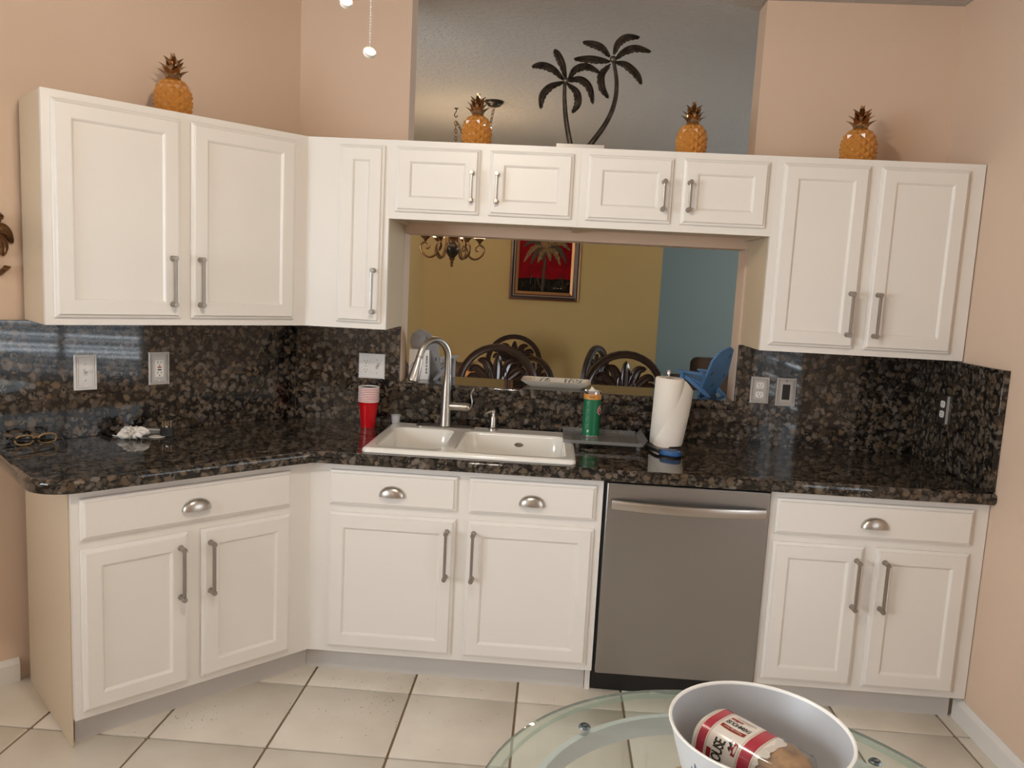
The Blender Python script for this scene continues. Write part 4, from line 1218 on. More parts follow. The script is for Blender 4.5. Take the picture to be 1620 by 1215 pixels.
# ------------------------------------------------------------------ ceiling fan (above the frame) with its pull chains
FX, FY = 0.53, -1.49
fan = thing('ceiling_fan', 'white ceiling fan with light kit and two beaded pull chains', 'ceiling fan', (FX, FY, ZC))
MB().lathe([(0.075, 0.0), (0.075, -0.03), (0.03, -0.06), (0.013, -0.065), (0.013, -0.17)], 20).build('downrod', 'fan_white', fan)
MB().lathe([(0.0, -0.165), (0.05, -0.17), (0.12, -0.20), (0.13, -0.26), (0.09, -0.30), (0.055, -0.305), (0.055, -0.36), (0.0, -0.365)], 28).build('motor', 'fan_white', fan)
bm2 = MB()
pl = [(0.16, -0.045), (0.22, -0.062), (0.58, -0.070), (0.63, -0.05), (0.64, 0.0), (0.63, 0.05), (0.58, 0.070), (0.22, 0.062), (0.16, 0.045)]
bm2.prism(pl, -0.004, 0.004, 'z'); bm2.box(0.10, 0.2, -0.02, 0.02, 0.0041, 0.008)
bme = bm2.xf(lambda p: Vector((p.x, p.y, p.z + p.y*0.2))).mesh('blade'); bme.materials.append(MATS['fan_white'])
for i in range(5):
    o = link('blade', bme, fan); o.location = (0, 0, -0.275); o.rotation_euler = (0, 0, 2*PI*i/5 + 0.62)
MB().lathe([(0.055, -0.360), (0.105, -0.366), (0.108, -0.376), (0.050, -0.378)], 28).build('lamp_plate', 'fan_white', fan)
for sx_ in (-1, 1):
    bu = MB().lathe([(0.013, -0.377), (0.013, -0.392), (0.022, -0.405), (0.026, -0.420), (0.021, -0.436), (0.0, -0.442)], 18, (0.055*sx_, 0, 0)).build('bulb', 'fan_glass', fan)
def chain(name, x, y, z0, zb, tilt):
    ch = MB(); L_ = z0-zb; n = int(L_/0.0046)
    unit = [(0.0, 1.0), (0.85, 0.45), (0.85, -0.45), (0.0, -1.0)]
    for i in range(n):
        z = z0 - i*0.0046
        ch.lathe([(0.0, 0.0016), (0.0015, 0.0006), (0.0015, -0.0006), (0.0, -0.0016)], 6, (x, y, z))
    ch.tube([(x, y, z0), (x, y, zb)], 0.0004, 4)
    c_ = ch.build('pull_chain', 'bead_white', fan); c_['kind'] = 'stuff'
    f_ = MB().lathe([(0.0, 0.0036), (0.0070, 0.0036), (0.0078, 0.0030), (0.0092, 0.0034), (0.0105, 0.0018), (0.0105, -0.0030), (0.0085, -0.0040), (0.0, -0.0040)], 20)
    m = Matrix.Rotation(tilt[1], 3, 'Z') @ Matrix.Rotation(tilt[0], 3, 'X')
    f_.xf(lambda p: m @ p + Vector((x, y, zb-0.009)))
    f_.build('pull_fob', 'bead_white', c_)
chain('a', 0.5525-FX, -1.488-FY, -0.36, 1.9215-ZC, (1.05, 0.5))
chain('b', 0.5100-FX, -1.484-FY, -0.36, 2.0005-ZC, (1.05, 0.35))

# ------------------------------------------------------------------ chandelier
CX, CY = 0.105, 2.90
ch = thing('chandelier', 'bronze scroll arm chandelier with carved centre hanging on a swagged chain', 'chandelier', (CX, CY, 1.645))
MB().lathe([(0.0, 0.0), (0.008, 0.006), (0.012, 0.016), (0.008, 0.026), (0.013, 0.034), (0.010, 0.046), (0.016, 0.052), (0.020, 0.060), (0.024, 0.066), (0.018, 0.072)], 16).build('finial', 'iron_bronze', ch)
bb = MB().lathe([(0.018, 0.070), (0.032, 0.085), (0.052, 0.115), (0.058, 0.140), (0.052, 0.162), (0.038, 0.176), (0.034, 0.180)], 20)
def bump_(p):
    a = math.atan2(p.y, p.x); k = 1 + 0.07*math.sin(a*7 + p.z*60)*math.sin(p.z*110)
    return Vector((p.x*k, p.y*k, p.z))
bb.xf(bump_).build('carved_bowl', 'bronze_dark', ch)
MB().lathe([(0.034, 0.180), (0.036, 0.20), (0.055, 0.225), (0.052, 0.232), (0.025, 0.24), (0.020, 0.32), (0.028, 0.36), (0.018, 0.42), (0.010, 0.48), (0.0, 0.482)], 18).build('column', 'iron_bronze', ch)
armp = bez([(0.030, 0, 0.30), (0.075, 0, 0.26), (0.088, 0, 0.17), (0.125, 0, 0.085), (0.175, 0, 0.068), (0.222, 0, 0.105), (0.228, 0, 0.150), (0.196, 0, 0.172), (0.168, 0, 0.150), (0.176, 0, 0.128), (0.190, 0, 0.132)], 5)
am = MB().tube(armp, [0.0085]*30+[0.0075]*20+[0.009], 8).mesh('arm'); am.materials.append(MATS['iron_bronze'])
cm = MB().lathe([(0.006, 0.166), (0.008, 0.180), (0.014, 0.192), (0.032, 0.208), (0.037, 0.214), (0.037, 0.217), (0.030, 0.217), (0.0, 0.216)], 16, (0.196, 0, 0)).mesh('candle_cup'); cm.materials.append(MATS['iron_bronze'])
gm = MB().lathe([(0.0, 0.2175), (0.040, 0.2175), (0.044, 0.224), (0.052, 0.25), (0.056, 0.29), (0.070, 0.33), (0.068, 0.33), (0.053, 0.29), (0.049, 0.25), (0.036, 0.223), (0.0, 0.223)], 18, (0.196, 0, 0)).mesh('glass_shade'); gm.materials.append(MATS['lamp_glass'])
for i in range(6):
    a = 2*PI*i/6 + 0.18
    ao = link('arm', am, ch); ao.rotation_euler = (0, 0, a)
    co = link('candle_cup', cm, ao); go = link('glass_shade', gm, ao)
    ld_ = bpy.data.lights.new('chandelier_bulb', 'POINT'); ld_.energy = CHAND_LIGHT; ld_.color = CHAND_COL; ld_.shadow_soft_size = 0.03
    lo = bpy.data.objects.new('chandelier_bulb', ld_); C.objects.link(lo); lo.location = (CX+0.196*math.cos(a), CY+0.196*math.sin(a), 1.645+0.36)
# chain links, hook and canopy
def chain_links(parent, pts, pitch=0.022):
    path = bez(pts, 16); acc = 0; last = path[0]; k = 0
    lk = MB()
    lk_path = [(0.0085*math.cos(a), 0, 0.0160*math.sin(a)) for a in [2*PI*i/12 for i in range(13)]]
    lk.tube(lk_path, 0.0028, 6, cap=False); me = lk.mesh('chain_link'); me.materials.append(MATS['iron_bronze'])
    for i in range(1, len(path)):
        seg = path[i]-path[i-1]; d_ = seg.length; u = 0
        while acc + d_ - u >= pitch:
            u += pitch-acc; acc = 0
            p = path[i-1] + seg*(u/d_)
            o = link('chain_link', me, parent); o.location = p
            q_ = seg.normalized().to_track_quat('Z', 'Y')
            o.rotation_euler = (q_.to_matrix() @ Matrix.Rotation(PI/2*(k % 2), 3, 'Z')).to_euler(); k += 1
        acc += d_ - u
hk = Vector((0.093-CX, 2.896-CY, ZC-1.645))
cn = Vector((0.385-CX, 2.640-CY, ZC-1.645))
chain_links(ch, [(0, 0, 0.49), (0, 0, 0.7), (hk.x, hk.y, hk.z-0.078)], 0.0265)
chain_links(ch, [(hk.x, hk.y, hk.z-0.085), (hk.x*0.72+cn.x*0.28, hk.y*0.72+cn.y*0.28, hk.z-0.21), (hk.x*0.4+cn.x*0.6, hk.y*0.4+cn.y*0.6, hk.z-0.28), (hk.x*0.12+cn.x*0.88, hk.y*0.12+cn.y*0.88, hk.z-0.19), (cn.x, cn.y, cn.z-0.042)], 0.0265)
MB().tube(bez([(hk.x, hk.y, hk.z-0.001), (hk.x, hk.y, hk.z-0.025), (hk.x-0.012, hk.y, hk.z-0.045), (hk.x, hk.y, hk.z-0.064), (hk.x+0.012, hk.y, hk.z-0.05)], 6), 0.0032, 8).lathe([(0.014, -0.001), (0.014, -0.004), (0.006, -0.010)], 14, tuple(hk)).build('ceiling_hook', 'bronze_dark', ch)
MB().lathe([(0.066, -0.001), (0.066, -0.007), (0.058, -0.017), (0.046, -0.023), (0.044, -0.032), (0.020, -0.040), (0.0, -0.041)], 28, tuple(cn)).build('canopy', 'bronze_dark', ch)

# ------------------------------------------------------------------ framed painting
pt = thing('framed_painting', 'framed painting of a brown palm tree on a red background', 'painting', (0.755, DY, 1.408))
PW, PH = 0.655, 0.80
def fr_ring(name, i0, i1, y0, y1, mat):
    ro = ring_rect(-PW/2, PW/2, 0, PH, i0, 0); ri = ring_rect(-PW/2, PW/2, 0, PH, i1, 0)
    V = [(p[0], -y0, p[2]) for p in ro] + [(p[0], -y1, p[2]) for p in ri] + [(p[0], -0.001, p[2]) for p in ro] + [(p[0], -0.001, p[2]) for p in ri]
    F = []
    for k in range(4):
        k2 = (k+1) % 4
        F += [(k, k2, 4+k2, 4+k), (8+k2, 8+k, 12+k, 12+k2), (k2, k, 8+k, 8+k2), (4+k, 4+k2, 12+k2, 12+k)]
    MB().add(V, F).build(name, mat, pt, ang=0.3)
fr_ring('frame', 0.0, 0.010, 0.026, 0.032, 'frame_gold')
fr_ring('frame', 0.010, 0.024, 0.034, 0.036, 'frame_red')
fr_ring('frame', 0.024, 0.038, 0.030, 0.026, 'frame_black')
fr_ring('frame', 0.038, 0.046, 0.030, 0.030, 'frame_tan')
fr_ring('frame', 0.046, 0.058, 0.024, 0.022, 'frame_red')
fr_ring('frame', 0.058, 0.082, 0.022, 0.016, 'frame_gold')
cv = MB().box(-PW/2+0.08, PW/2-0.08, -0.014, -0.004, 0.08, PH-0.08).build('canvas', 'painted_canvas', pt)
YC = -0.0145
def stroke(name, pts, w, mat, parent, y=YC, jag=0):
    path = bez([(p[0], 0, p[1]) for p in pts], 6); n = len(path); V = []; F = []
    for i, p in enumerate(path):
        t = i/(n-1); tg = (path[min(i+1, n-1)]-path[max(i-1, 0)]).normalized(); nn_ = Vector((-tg.z, 0, tg.x))
        ww = w*(math.sin(PI*(0.12+0.88*t))**0.7 if jag else 1.0)
        k = (1+0.45*(i % 2)) if jag else 1
        a = p+nn_*ww*k; b_ = p-nn_*ww*k
        V += [(a.x, y-0.001, a.z), (b_.x, y-0.001, b_.z), (a.x, y, a.z), (b_.x, y, b_.z)]
    for i in range(n-1):
        a = 4*i
        F += [(a, a+1, a+5, a+4), (a, a+4, a+6, a+2), (a+1, a+3, a+7, a+5)]
    return MB().add(V, F).build(name, mat, parent, ang=2)
# undergrowth band
MB().prism([(-PW/2+0.081, 0.081), (PW/2-0.081, 0.081), (PW/2-0.081, 0.205), (0.15, 0.212), (0.05, 0.20), (-0.08, 0.213), (-PW/2+0.081, 0.20)], YC-0.0006, YC, 'y').build('painted_undergrowth', 'paint_under', cv)
rn = random.Random(2)
for k in range(26):
    x = rn.uniform(-0.23, 0.23); z = rn.uniform(0.09, 0.16); a = rn.uniform(0.5, 2.6); L_ = rn.uniform(0.05, 0.10)
    stroke('painted_grass', [(x, z), (x+math.cos(a)*L_*0.5, z+math.sin(a)*L_*0.6), (x+math.cos(a)*L_, z+math.sin(a)*L_)], 0.004, 'paint_olive' if k % 3 else 'paint_trunk', cv, YC-0.001)
stroke('painted_trunk', [(-0.015, 0.09), (-0.012, 0.2), (-0.006, 0.32), (0.0, 0.40)], 0.012, 'paint_trunk', cv, YC-0.002)
for k, (a, L_, dr_) in enumerate([(2.75, 0.24, 0.05), (2.2, 0.20, 0.02), (3.3, 0.21, 0.10), (3.7, 0.17, 0.08), (0.35, 0.24, 0.06), (0.9, 0.2, 0.02), (-0.15, 0.2, 0.10), (-0.6, 0.17, 0.07), (1.57, 0.18, 0.0), (-1.9, 0.12, 0.02), (-1.2, 0.12, 0.02), (4.15, 0.14, 0.04)]):
    x0_, z0_ = 0.005, 0.475
    m_ = (x0_+math.cos(a)*L_*0.55, z0_+math.sin(a)*L_*0.5+0.03); e_ = (x0_+math.cos(a)*L_, z0_+math.sin(a)*L_*0.75-dr_)
    stroke('painted_frond', [(x0_, z0_), m_, e_], 0.020, 'paint_leaf' if k % 3 else 'paint_trunk', cv, YC-0.003-0.0004*k, jag=1)
for k in range(3): stroke('painted_signature', [(0.09+0.03*k, 0.117), (0.10+0.03*k, 0.125), (0.108+0.03*k, 0.118)], 0.002, 'paint_light', cv, YC-0.002)

# ------------------------------------------------------------------ dining chairs and table
def dining_chair():
    t = thing('dining_chair', 'x', 'chair')
    # back at local y = 0, chair faces +y
    Rr, zc = 0.232, 0.900
    path = [(-0.215, 0.02, 0.46), (-0.225, 0.0, 0.62), (-0.232, -0.02, 0.78)] + [(Rr*math.cos(a), -0.03, zc+Rr*math.sin(a)*1.02) for a in [PI - PI*i/16 for i in range(17)]] + [(0.232, -0.02, 0.78), (0.225, 0.0, 0.62), (0.215, 0.02, 0.46)]
    b = MB(); pth = [Vector(p) for p in path]; n = len(pth); lp = []
    for i, p in enumerate(pth):
        tg = (pth[min(i+1, n-1)]-pth[max(i-1, 0)]).normalized(); nn_ = Vector((-tg.z, 0, tg.x)).normalized()
        if nn_.dot(p-Vector((0, p.y, 0.8))) < 0: nn_ = -nn_
        w = 0.022
        lp.append([tuple(p+nn_*w*a_+Vector((0, y_, 0))) for a_, y_ in ((1, -0.010), (0.7, -0.019), (0.25, -0.013), (-0.25, -0.013), (-0.7, -0.019), (-1, -0.010), (-1, 0.014), (1, 0.014))])
    b.rings(lp).build('back_frame', 'dark_wood', t, ang=0.5)
    def leaf(pts, W):
        path = bez([(p[0], -0.03, p[1]) for p in pts], 5); n = len(path); L_ = []
        for i, p in enumerate(path):
            u = i/(n-1); tg = (path[min(i+1, n-1)]-path[max(i-1, 0)]).normalized(); nn_ = Vector((-tg.z, 0, tg.x))
            w = W*(0.35+0.9*math.sin(PI*min(1, u*0.9+0.08)))*(0.25 if i == n-1 else 1)
            L_.append([tuple(p+nn_*w*a_+Vector((0, y_, 0))) for a_, y_ in ((1, 0.0), (0.5, -0.013), (0.0, -0.006), (-0.5, -0.013), (-1, 0.0), (-0.6, 0.012), (0.6, 0.012))])
        MB().rings(L_).build('carved_leaf', 'dark_wood', t, ang=0.4)
    leaf([(0, 0.88), (0, 0.97), (0, 1.03), (0, 1.098)], 0.026)
    for s in (-1, 1):
        leaf([(s*0.008, 0.90), (s*0.045, 0.985), (s*0.075, 1.045), (s*0.125, 1.055)], 0.024)
        leaf([(s*0.02, 0.90), (s*0.085, 0.965), (s*0.140, 1.005), (s*0.175, 0.985)], 0.022)
        leaf([(s*0.02, 0.885), (s*0.10, 0.925), (s*0.155, 0.955), (s*0.190, 0.925)], 0.020)
        leaf([(s*0.015, 0.87), (s*0.05, 0.93), (s*0.05, 0.98), (s*0.035, 1.03)], 0.016)
    MB().tube([(-0.215, -0.005, 0.70), (0.0, -0.01, 0.70), (0.215, -0.005, 0.70)], 0.02, 8).build('back_rail', 'dark_wood', t)
    MB().prism([(-0.05, 0.70), (0.05, 0.70), (0.035, 0.78), (0.05, 0.90), (-0.05, 0.90), (-0.035, 0.78)], -0.04, -0.012, 'y').build('back_splat', 'dark_wood', t)
    MB().rings([[(x, y, 0.42) for x, y in rrect(-0.24, 0.24, 0.0, 0.46, 0.05, 4)], [(x, y, 0.455) for x, y in rrect(-0.245, 0.245, -0.005, 0.465, 0.05, 4)]]).build('seat_frame', 'dark_wood', t)
    MB().rings([[(x, y, 0.4555) for x, y in rrect(-0.225, 0.225, 0.03, 0.45, 0.06, 4)], [(x, y, 0.485) for x, y in rrect(-0.22, 0.22, 0.035, 0.445, 0.06, 4)], [(x, y, 0.498) for x, y in rrect(-0.17, 0.17, 0.085, 0.395, 0.06, 4)]]).build('seat_cushion', 'seat_fabric', t)
    for x, y in ((-0.205, 0.03), (0.205, 0.03), (-0.205, 0.42), (0.205, 0.42)):
        MB().tube([(x, y, 0.42), (x*1.02, y, 0.2), (x*1.03, y+(0.02 if y > 0.2 else -0.03), 0.0)], [0.026, 0.02, 0.016], 8).build('leg', 'dark_wood', t)
    return t
chairs = [((0.548, 1.96), -0.05, 1.018, 'dark carved palm-leaf dining chair nearest the faucet'),
          ((1.322, 1.91), 0.04, 1.022, 'dark carved palm-leaf dining chair behind the paper towel roll'),
          ((0.532, 4.13), PI+0.1, 0.953, 'dark carved dining chair on the far side of the table, highest arch'),
          ((0.754, 3.27), -0.85, 0.862, 'dark dining chair half hidden by the nearest chair, angled'),
          ((1.155, 2.61), PI/2-0.40, 0.998, 'dark carved dining chair turned sideways at the end of the table'),
          ((-0.215, 1.82), 0.10, 1.02, 'dark dining chair at the left edge of the pass-through')]
fc = dining_chair()
for i, (xy, rz, sc_, lab) in enumerate(chairs):
    t = fc if i == 0 else copy_tree(fc)
    t.location = (xy[0], xy[1], 0); t.rotation_euler = (0, 0, rz); t.scale = (1, 1, sc_)
    tag(t, lab, 'chair', 'carved dining chairs round the dining table')
tb_ = thing('dining_table', 'dark wooden dining table below the chandelier', 'table', (0.03, 2.95, 0))
el = [(0.42*math.cos(2*PI*i/40), 0.42*math.sin(2*PI*i/40)) for i in range(40)]
MB().rings([[(x*0.96, y*0.96, 0.725) for x, y in el], [(x, y, 0.735) for x, y in el], [(x, y, 0.75) for x, y in el], [(x*0.98, y*0.98, 0.76) for x, y in el]]).build('table_top', 'table_wood', tb_)
MB().lathe([(0.20, 0.0), (0.19, 0.03), (0.06, 0.08), (0.05, 0.3), (0.09, 0.5), (0.06, 0.68), (0.14, 0.7245)], 20).build('pedestal', 'table_wood', tb_)
cp = thing('centrepiece', 'brown and orange dried arrangement in a bowl on the dining table', 'centrepiece', (0.235, 2.86, 0.761))
MB().lathe([(0.06, 0.0), (0.065, 0.01), (0.13, 0.07), (0.15, 0.10), (0.145, 0.10), (0.12, 0.07), (0.0, 0.02)], 24).build('bowl', 'brown_husk', cp)
rn = random.Random(11)
for (x, y, z, r, mt) in ((-0.06, -0.05, 0.13, 0.055, 'brown_husk'), (0.02, -0.06, 0.15, 0.05, 'brown_husk'), (0.07, 0.0, 0.13, 0.06, 'brown_husk'), (-0.02, 0.05, 0.15, 0.06, 'brown_husk'), (0.04, -0.11, 0.115, 0.05, 'orange_shell'), (0.11, -0.06, 0.115, 0.055, 'orange_shell')):
    b = MB().ellip((0, 0, 0), (r*1.25, r, r*0.75), 20, 10)
    b.xf(lambda p: Vector((p.x*(1+0.10*math.sin(9*math.atan2(p.z, p.y))), p.y, p.z)) + Vector((x, y, z)))
    b.build('pod', mt, cp)
for k in range(5):
    a = rn.uniform(0, 6.28)
    MB().tube(bez([(0.02*math.cos(a), 0.02*math.sin(a), 0.15), (0.07*math.cos(a), 0.07*math.sin(a), 0.20), (0.13*math.cos(a), 0.13*math.sin(a), 0.215)], 4), [0.006, 0.010, 0.014, 0.016, 0.016, 0.014, 0.010, 0.006, 0.002], 6, flat=0.25).build('dried_leaf', 'brown_husk', cp)

# ------------------------------------------------------------------ living room sofa
sf = thing('sofa', 'brown upholstered sofa in the living room beyond the pass-through', 'sofa', (3.35, 5.62, 0), 0)
MB().box(-1.05, 1.05, -0.45, 0.45, 0.06, 0.42).build('base', 'sofa_brown', sf, bevel=0.04)
MB().box(-1.05, 1.05, -0.48, -0.22, 0.30, 0.90).build('backrest', 'sofa_brown', sf, bevel=0.07, seg=4)
for x_, y_ in ((-0.95, -0.36), (0.95, -0.36), (-0.95, 0.36), (0.95, 0.36)): MB().box(x_-0.03, x_+0.03, y_-0.03, y_+0.03, 0.0, 0.07).build('foot', 'dark_wood', sf)
for s in (-1, 1): MB().box(s*1.05-0.13, s*1.05+0.13, -0.47, 0.48, 0.08, 0.64).build('arm', 'sofa_brown', sf, bevel=0.06, seg=3)
for k in range(3): MB().box(-0.90+0.61*k, -0.31+0.61*k, -0.2, 0.42, 0.425, 0.56).build('seat_cushion', 'sofa_brown', sf, bevel=0.04)
cs = MB().ellip((0, 0, 0), (0.24, 0.09, 0.20), 20, 12).xf(lambda p: Vector((math.copysign(abs(p.x/0.24)**0.7, p.x)*0.24, p.y, math.copysign(abs(p.z/0.2)**0.7, p.z)*0.2)))
o = cs.build('throw_pillow', 'cushion_tan'); o.location = (2.36, 4.98, 0.20); o.rotation_euler = (0.2, 0, 0.4)
tag(o, 'tan patterned throw pillow against the brown sofa', 'pillow')

# ------------------------------------------------------------------ ornaments on the ledge
LZ = 1.0852
def toy_chair(label, loc, rz, mat, sc=1.0):
    t = thing('toy_adirondack_chair', label, 'ornament', loc, rz)
    t.scale = (sc, sc, sc)
    # faces +y; back board leans to -y
    lean = lambda p: Vector((p.x*1.12, p.y - (p.z-0.02)*0.50, p.z))
    poly = [(-0.046, 0.0), (0.046, 0.0), (0.060, 0.160), (0.040, 0.200), (0.0, 0.222), (-0.040, 0.200), (-0.060, 0.160)]
    bk = MB().prism(poly, -0.030, -0.018, 'y').xf(lean).build('back_board', mat, t)
    for x, z in ((0.018, 0.18), (-0.034, 0.10), (0.040, 0.09), (0.0, 0.045)):
        MB().prism([(x-0.002, z-0.008), (x+0.002, z-0.008), (x+0.004, z+0.008), (x, z+0.008)], -0.0306, -0.0296, 'y').xf(lean).build('slot', 'slot_dark', bk)
    MB().prism([(-0.02, 0.045), (0.10, 0.075), (0.10, 0.083), (-0.02, 0.053)], -0.046, 0.046, 'x').build('seat', mat, t)
    for s in (-1, 1):
        MB().prism([(s*0.066-0.013, -0.055), (s*0.066+0.013, -0.055), (s*0.066+0.017, 0.085), (s*0.066+0.010, 0.108), (s*0.066-0.010, 0.108), (s*0.066-0.017, 0.085)], 0.092, 0.099, 'z').build('arm', mat, t)
        MB().box(s*0.060-0.006, s*0.060+0.006, 0.072, 0.092, 0.0, 0.092).build('leg', mat, t)
        MB().prism([(-0.085, 0.0), (-0.060, 0.0), (0.072, 0.062), (0.072, 0.080), (-0.02, 0.040)], s*0.050-0.005, s*0.050+0.005, 'x').build('side_rail', mat, t)
    MB().box(-0.066, 0.066, -0.055, -0.047, 0.078, 0.092).build('back_brace', mat, t)
    return t
toy_chair('blue wooden toy adirondack chair at the right end of the ledge', (1.592, 0.800, LZ), 0.62, 'blue_paint', 1.04)
toy_chair('grey wooden toy adirondack chair at the left end of the ledge', (0.318, 0.838, LZ), -0.33, 'grey_paint', 1.06)
bx = thing('white_box', 'white card box with black script standing at the left of the ledge', 'box', (0.268, 0.748, LZ), -0.05)
MB().box(-0.047, 0.047, -0.016, 0.016, 0.0, 0.138).build('carton', 'plate_white', bx, bevel=0.001)
def pen(pts, w, parent, y, mat='ink_navy'):
    stroke('printed_script', pts, w, mat, parent, y)
pen([(-0.040, 0.052), (-0.030, 0.070), (-0.020, 0.080), (-0.016, 0.074)], 0.0010, bx, -0.0163)
pen([(-0.016, 0.096), (-0.012, 0.088), (-0.010, 0.092)], 0.0010, bx, -0.0163)
for z in (0.108, 0.096, 0.082, 0.066, 0.050, 0.036):
    pen([(0.033, z), (0.038, z+0.004), (0.036, z-0.003), (0.041, z)], 0.0009, bx, -0.0163)
    pen([(0.031, z-0.004), (0.034, z-0.006), (0.041, z-0.004)], 0.0009, bx, -0.0163)
# serving platter
sp = thing('serving_platter', 'white rectangular platter with dark floral print on the ledge', 'platter', (0.905, 0.775, LZ), -0.03)
ro = lambda w_, d_, z: [(x, y, z) for x, y in rrect(-w_, w_, -d_, d_, 0.012, 3)]
MB().rings([ro(0.122, 0.062, 0.0), ro(0.126, 0.066, 0.003), ro(0.158, 0.090, 0.026), ro(0.160, 0.092, 0.029), ro(0.156, 0.088, 0.029), ro(0.122, 0.064, 0.007), ro(0.10, 0.05, 0.006)]).build('dish', 'platter_white', sp, ang=0.5)
rn = random.Random(4)
inner_back = lambda x, k: Vector((x, 0.064 + 0.022*k, 0.0075 + 0.0205*k))
for x0_, mt in [(-0.13, 'ink_orange'), (-0.115, 'ink_orange'), (-0.075, 'ink_navy'), (-0.055, 'ink_navy'), (-0.035, 'ink_navy'), (0.045, 'ink_navy'), (0.065, 'ink_navy'), (0.085, 'ink_navy'), (0.105, 'ink_navy')]:
    for k in range(2):
        a = inner_back(x0_+rn.uniform(-.008, .008), rn.uniform(0.05, 0.3)); m_ = inner_back(x0_+rn.uniform(-.012, .012), 0.55); e_ = inner_back(x0_+rn.uniform(-.02, .02), rn.uniform(0.75, 0.95))
        MB().tube(bez([a, m_, e_], 5), 0.0013, 5).build('floral_print', mt, sp)

# ------------------------------------------------------------------ glass table in front
TX, TY, TZ = 1.221, -1.722, 0.740
gt = thing('glass_table', 'round glass table with a white metal ring frame in the foreground', 'table', (TX, TY, 0))
MB().lathe([(0.0, TZ-0.010), (0.397, TZ-0.010), (0.397, TZ), (0.0, TZ)], 96).build('glass_top', 'glass_clear', gt, ang=0.5)
MB().lathe([(0.3972, TZ-0.010), (0.4200, TZ-0.010), (0.4200, TZ-0.0045), (0.3972, TZ), (0.3972, TZ-0.010)], 96).build('bevelled_border', 'glass_bevel', gt, ang=0.3)
MB().lathe([(0.4201, TZ-0.010), (0.4216, TZ-0.0095), (0.4220, TZ-0.0072), (0.4216, TZ-0.0052), (0.4201, TZ-0.0046), (0.4201, TZ-0.010)], 96).build('glass_edge', 'glass_edge', gt, ang=0.9)
MB().lathe([(0.346, TZ-0.0125), (0.346, TZ-0.050), (0.340, TZ-0.052), (0.334, TZ-0.050), (0.334, TZ-0.0125), (0.338, TZ-0.0115), (0.346, TZ-0.0125)], 96).build('ring_frame', 'table_metal', gt, ang=0.5)
for a in (134.1, 37.2, 254.0):
    a = math.radians(a)
    MB().lathe([(0.0, TZ+0.0042), (0.0035, TZ+0.0042), (0.004, TZ+0.0012), (0.008, TZ+0.0010), (0.0095, TZ+0.0025), (0.0085, TZ+0.0045), (0.0105, TZ+0.0030), (0.0115, TZ+0.0002), (0.0, TZ+0.0001)], 18, (0.341*math.cos(a), 0.341*math.sin(a), 0)).build('glass_fastener', 'screw_grey', gt)
for a in (80, 200, 320):
    a = math.radians(a); ca, sa = math.cos(a), math.sin(a)
    MB().tube(bez([(0.339*ca, 0.339*sa, TZ-0.053), (0.30*ca, 0.30*sa, 0.5), (0.22*ca, 0.22*sa, 0.3), (0.30*ca, 0.30*sa, 0.08), (0.36*ca, 0.36*sa, 0.012)], 6), 0.012, 8).build('leg', 'table_metal', gt)

# trivet + bowl + bread
o = MB().lathe([(0.0, 0.0), (0.128, 0.0), (0.132, 0.004), (0.128, 0.007), (0.0, 0.006)], 40).build('woven_trivet', 'wicker'); o.location = (1.215, -1.690, TZ+0.0006)
tag(o, 'round woven tan trivet under the white bowl', 'trivet')
BZ = TZ+0.0082
bw = thing('serving_bowl', 'large white bowl with blue leaf print on the glass table', 'bowl', (1.241, -1.673, BZ))
HB = 0.880-BZ
prof = [(0.0, 0.004), (0.070, 0.003), (0.074, 0.0), (0.082, 0.0), (0.100, 0.018), (0.116, 0.055), (0.128, 0.095), (0.1375, HB-0.003)]
MB().lathe(prof + [(0.1355, HB-0.003)], 64, ang_cap=False).build('shell', 'bowl_white', bw, ang=0.9)
MB().lathe([(0.1352, HB-0.0032), (0.1345, HB-0.003), (0.1235, 0.095), (0.112, 0.055), (0.096, 0.022), (0.080, 0.010), (0.0, 0.009)], 64, ang_cap=False).build('shaded_inside', 'bowl_inside_shade', bw, ang=0.9)
MB().lathe([(0.1345, HB-0.0032), (0.1380, HB-0.0032), (0.1398, HB-0.001), (0.1392, HB+0.001), (0.1370, HB+0.0015), (0.1345, HB-0.0005), (0.1345, HB-0.0032)], 64).build('rim', 'bowl_rim', bw, ang=0.9)
def bowl_r(z):
    for (r0, z0_), (r1, z1_) in zip(prof[3:], prof[4:]):
        if z0_ <= z <= z1_: return r0+(r1-r0)*(z-z0_)/(z1_-z0_)
    return prof[-1][0]
def bowl_leaf(a0, z0_, a1, z1_, w):
    V = []; n = 6
    for i in range(n+1):
        t = i/n; a = a0+(a1-a0)*t; z = z0_+(z1_-z0_)*t; ww = w*math.sin(PI*(0.06+0.9*t))/0.128
        for s in (-1, 1):
            r = bowl_r(z)+0.0008; V.append((r*math.cos(a+s*ww), r*math.sin(a+s*ww), z))
    F = [(2*i, 2*i+1, 2*i+3, 2*i+2) for i in range(n)]
    MB().add(V, F).build('leaf_print', 'leaf_print', bw, ang=2)
for a_c in (-2.55, -1.5, -0.4, 0.7, 1.8, 2.9):
    for da, dz in ((-0.22, 0.02), (-0.17, 0.05), (-0.10, 0.075), (-0.03, 0.085), (0.05, 0.075), (0.11, 0.05), (0.17, 0.02)):
        bowl_leaf(a_c, 0.012, a_c+da, 0.020+dz, 0.0055)

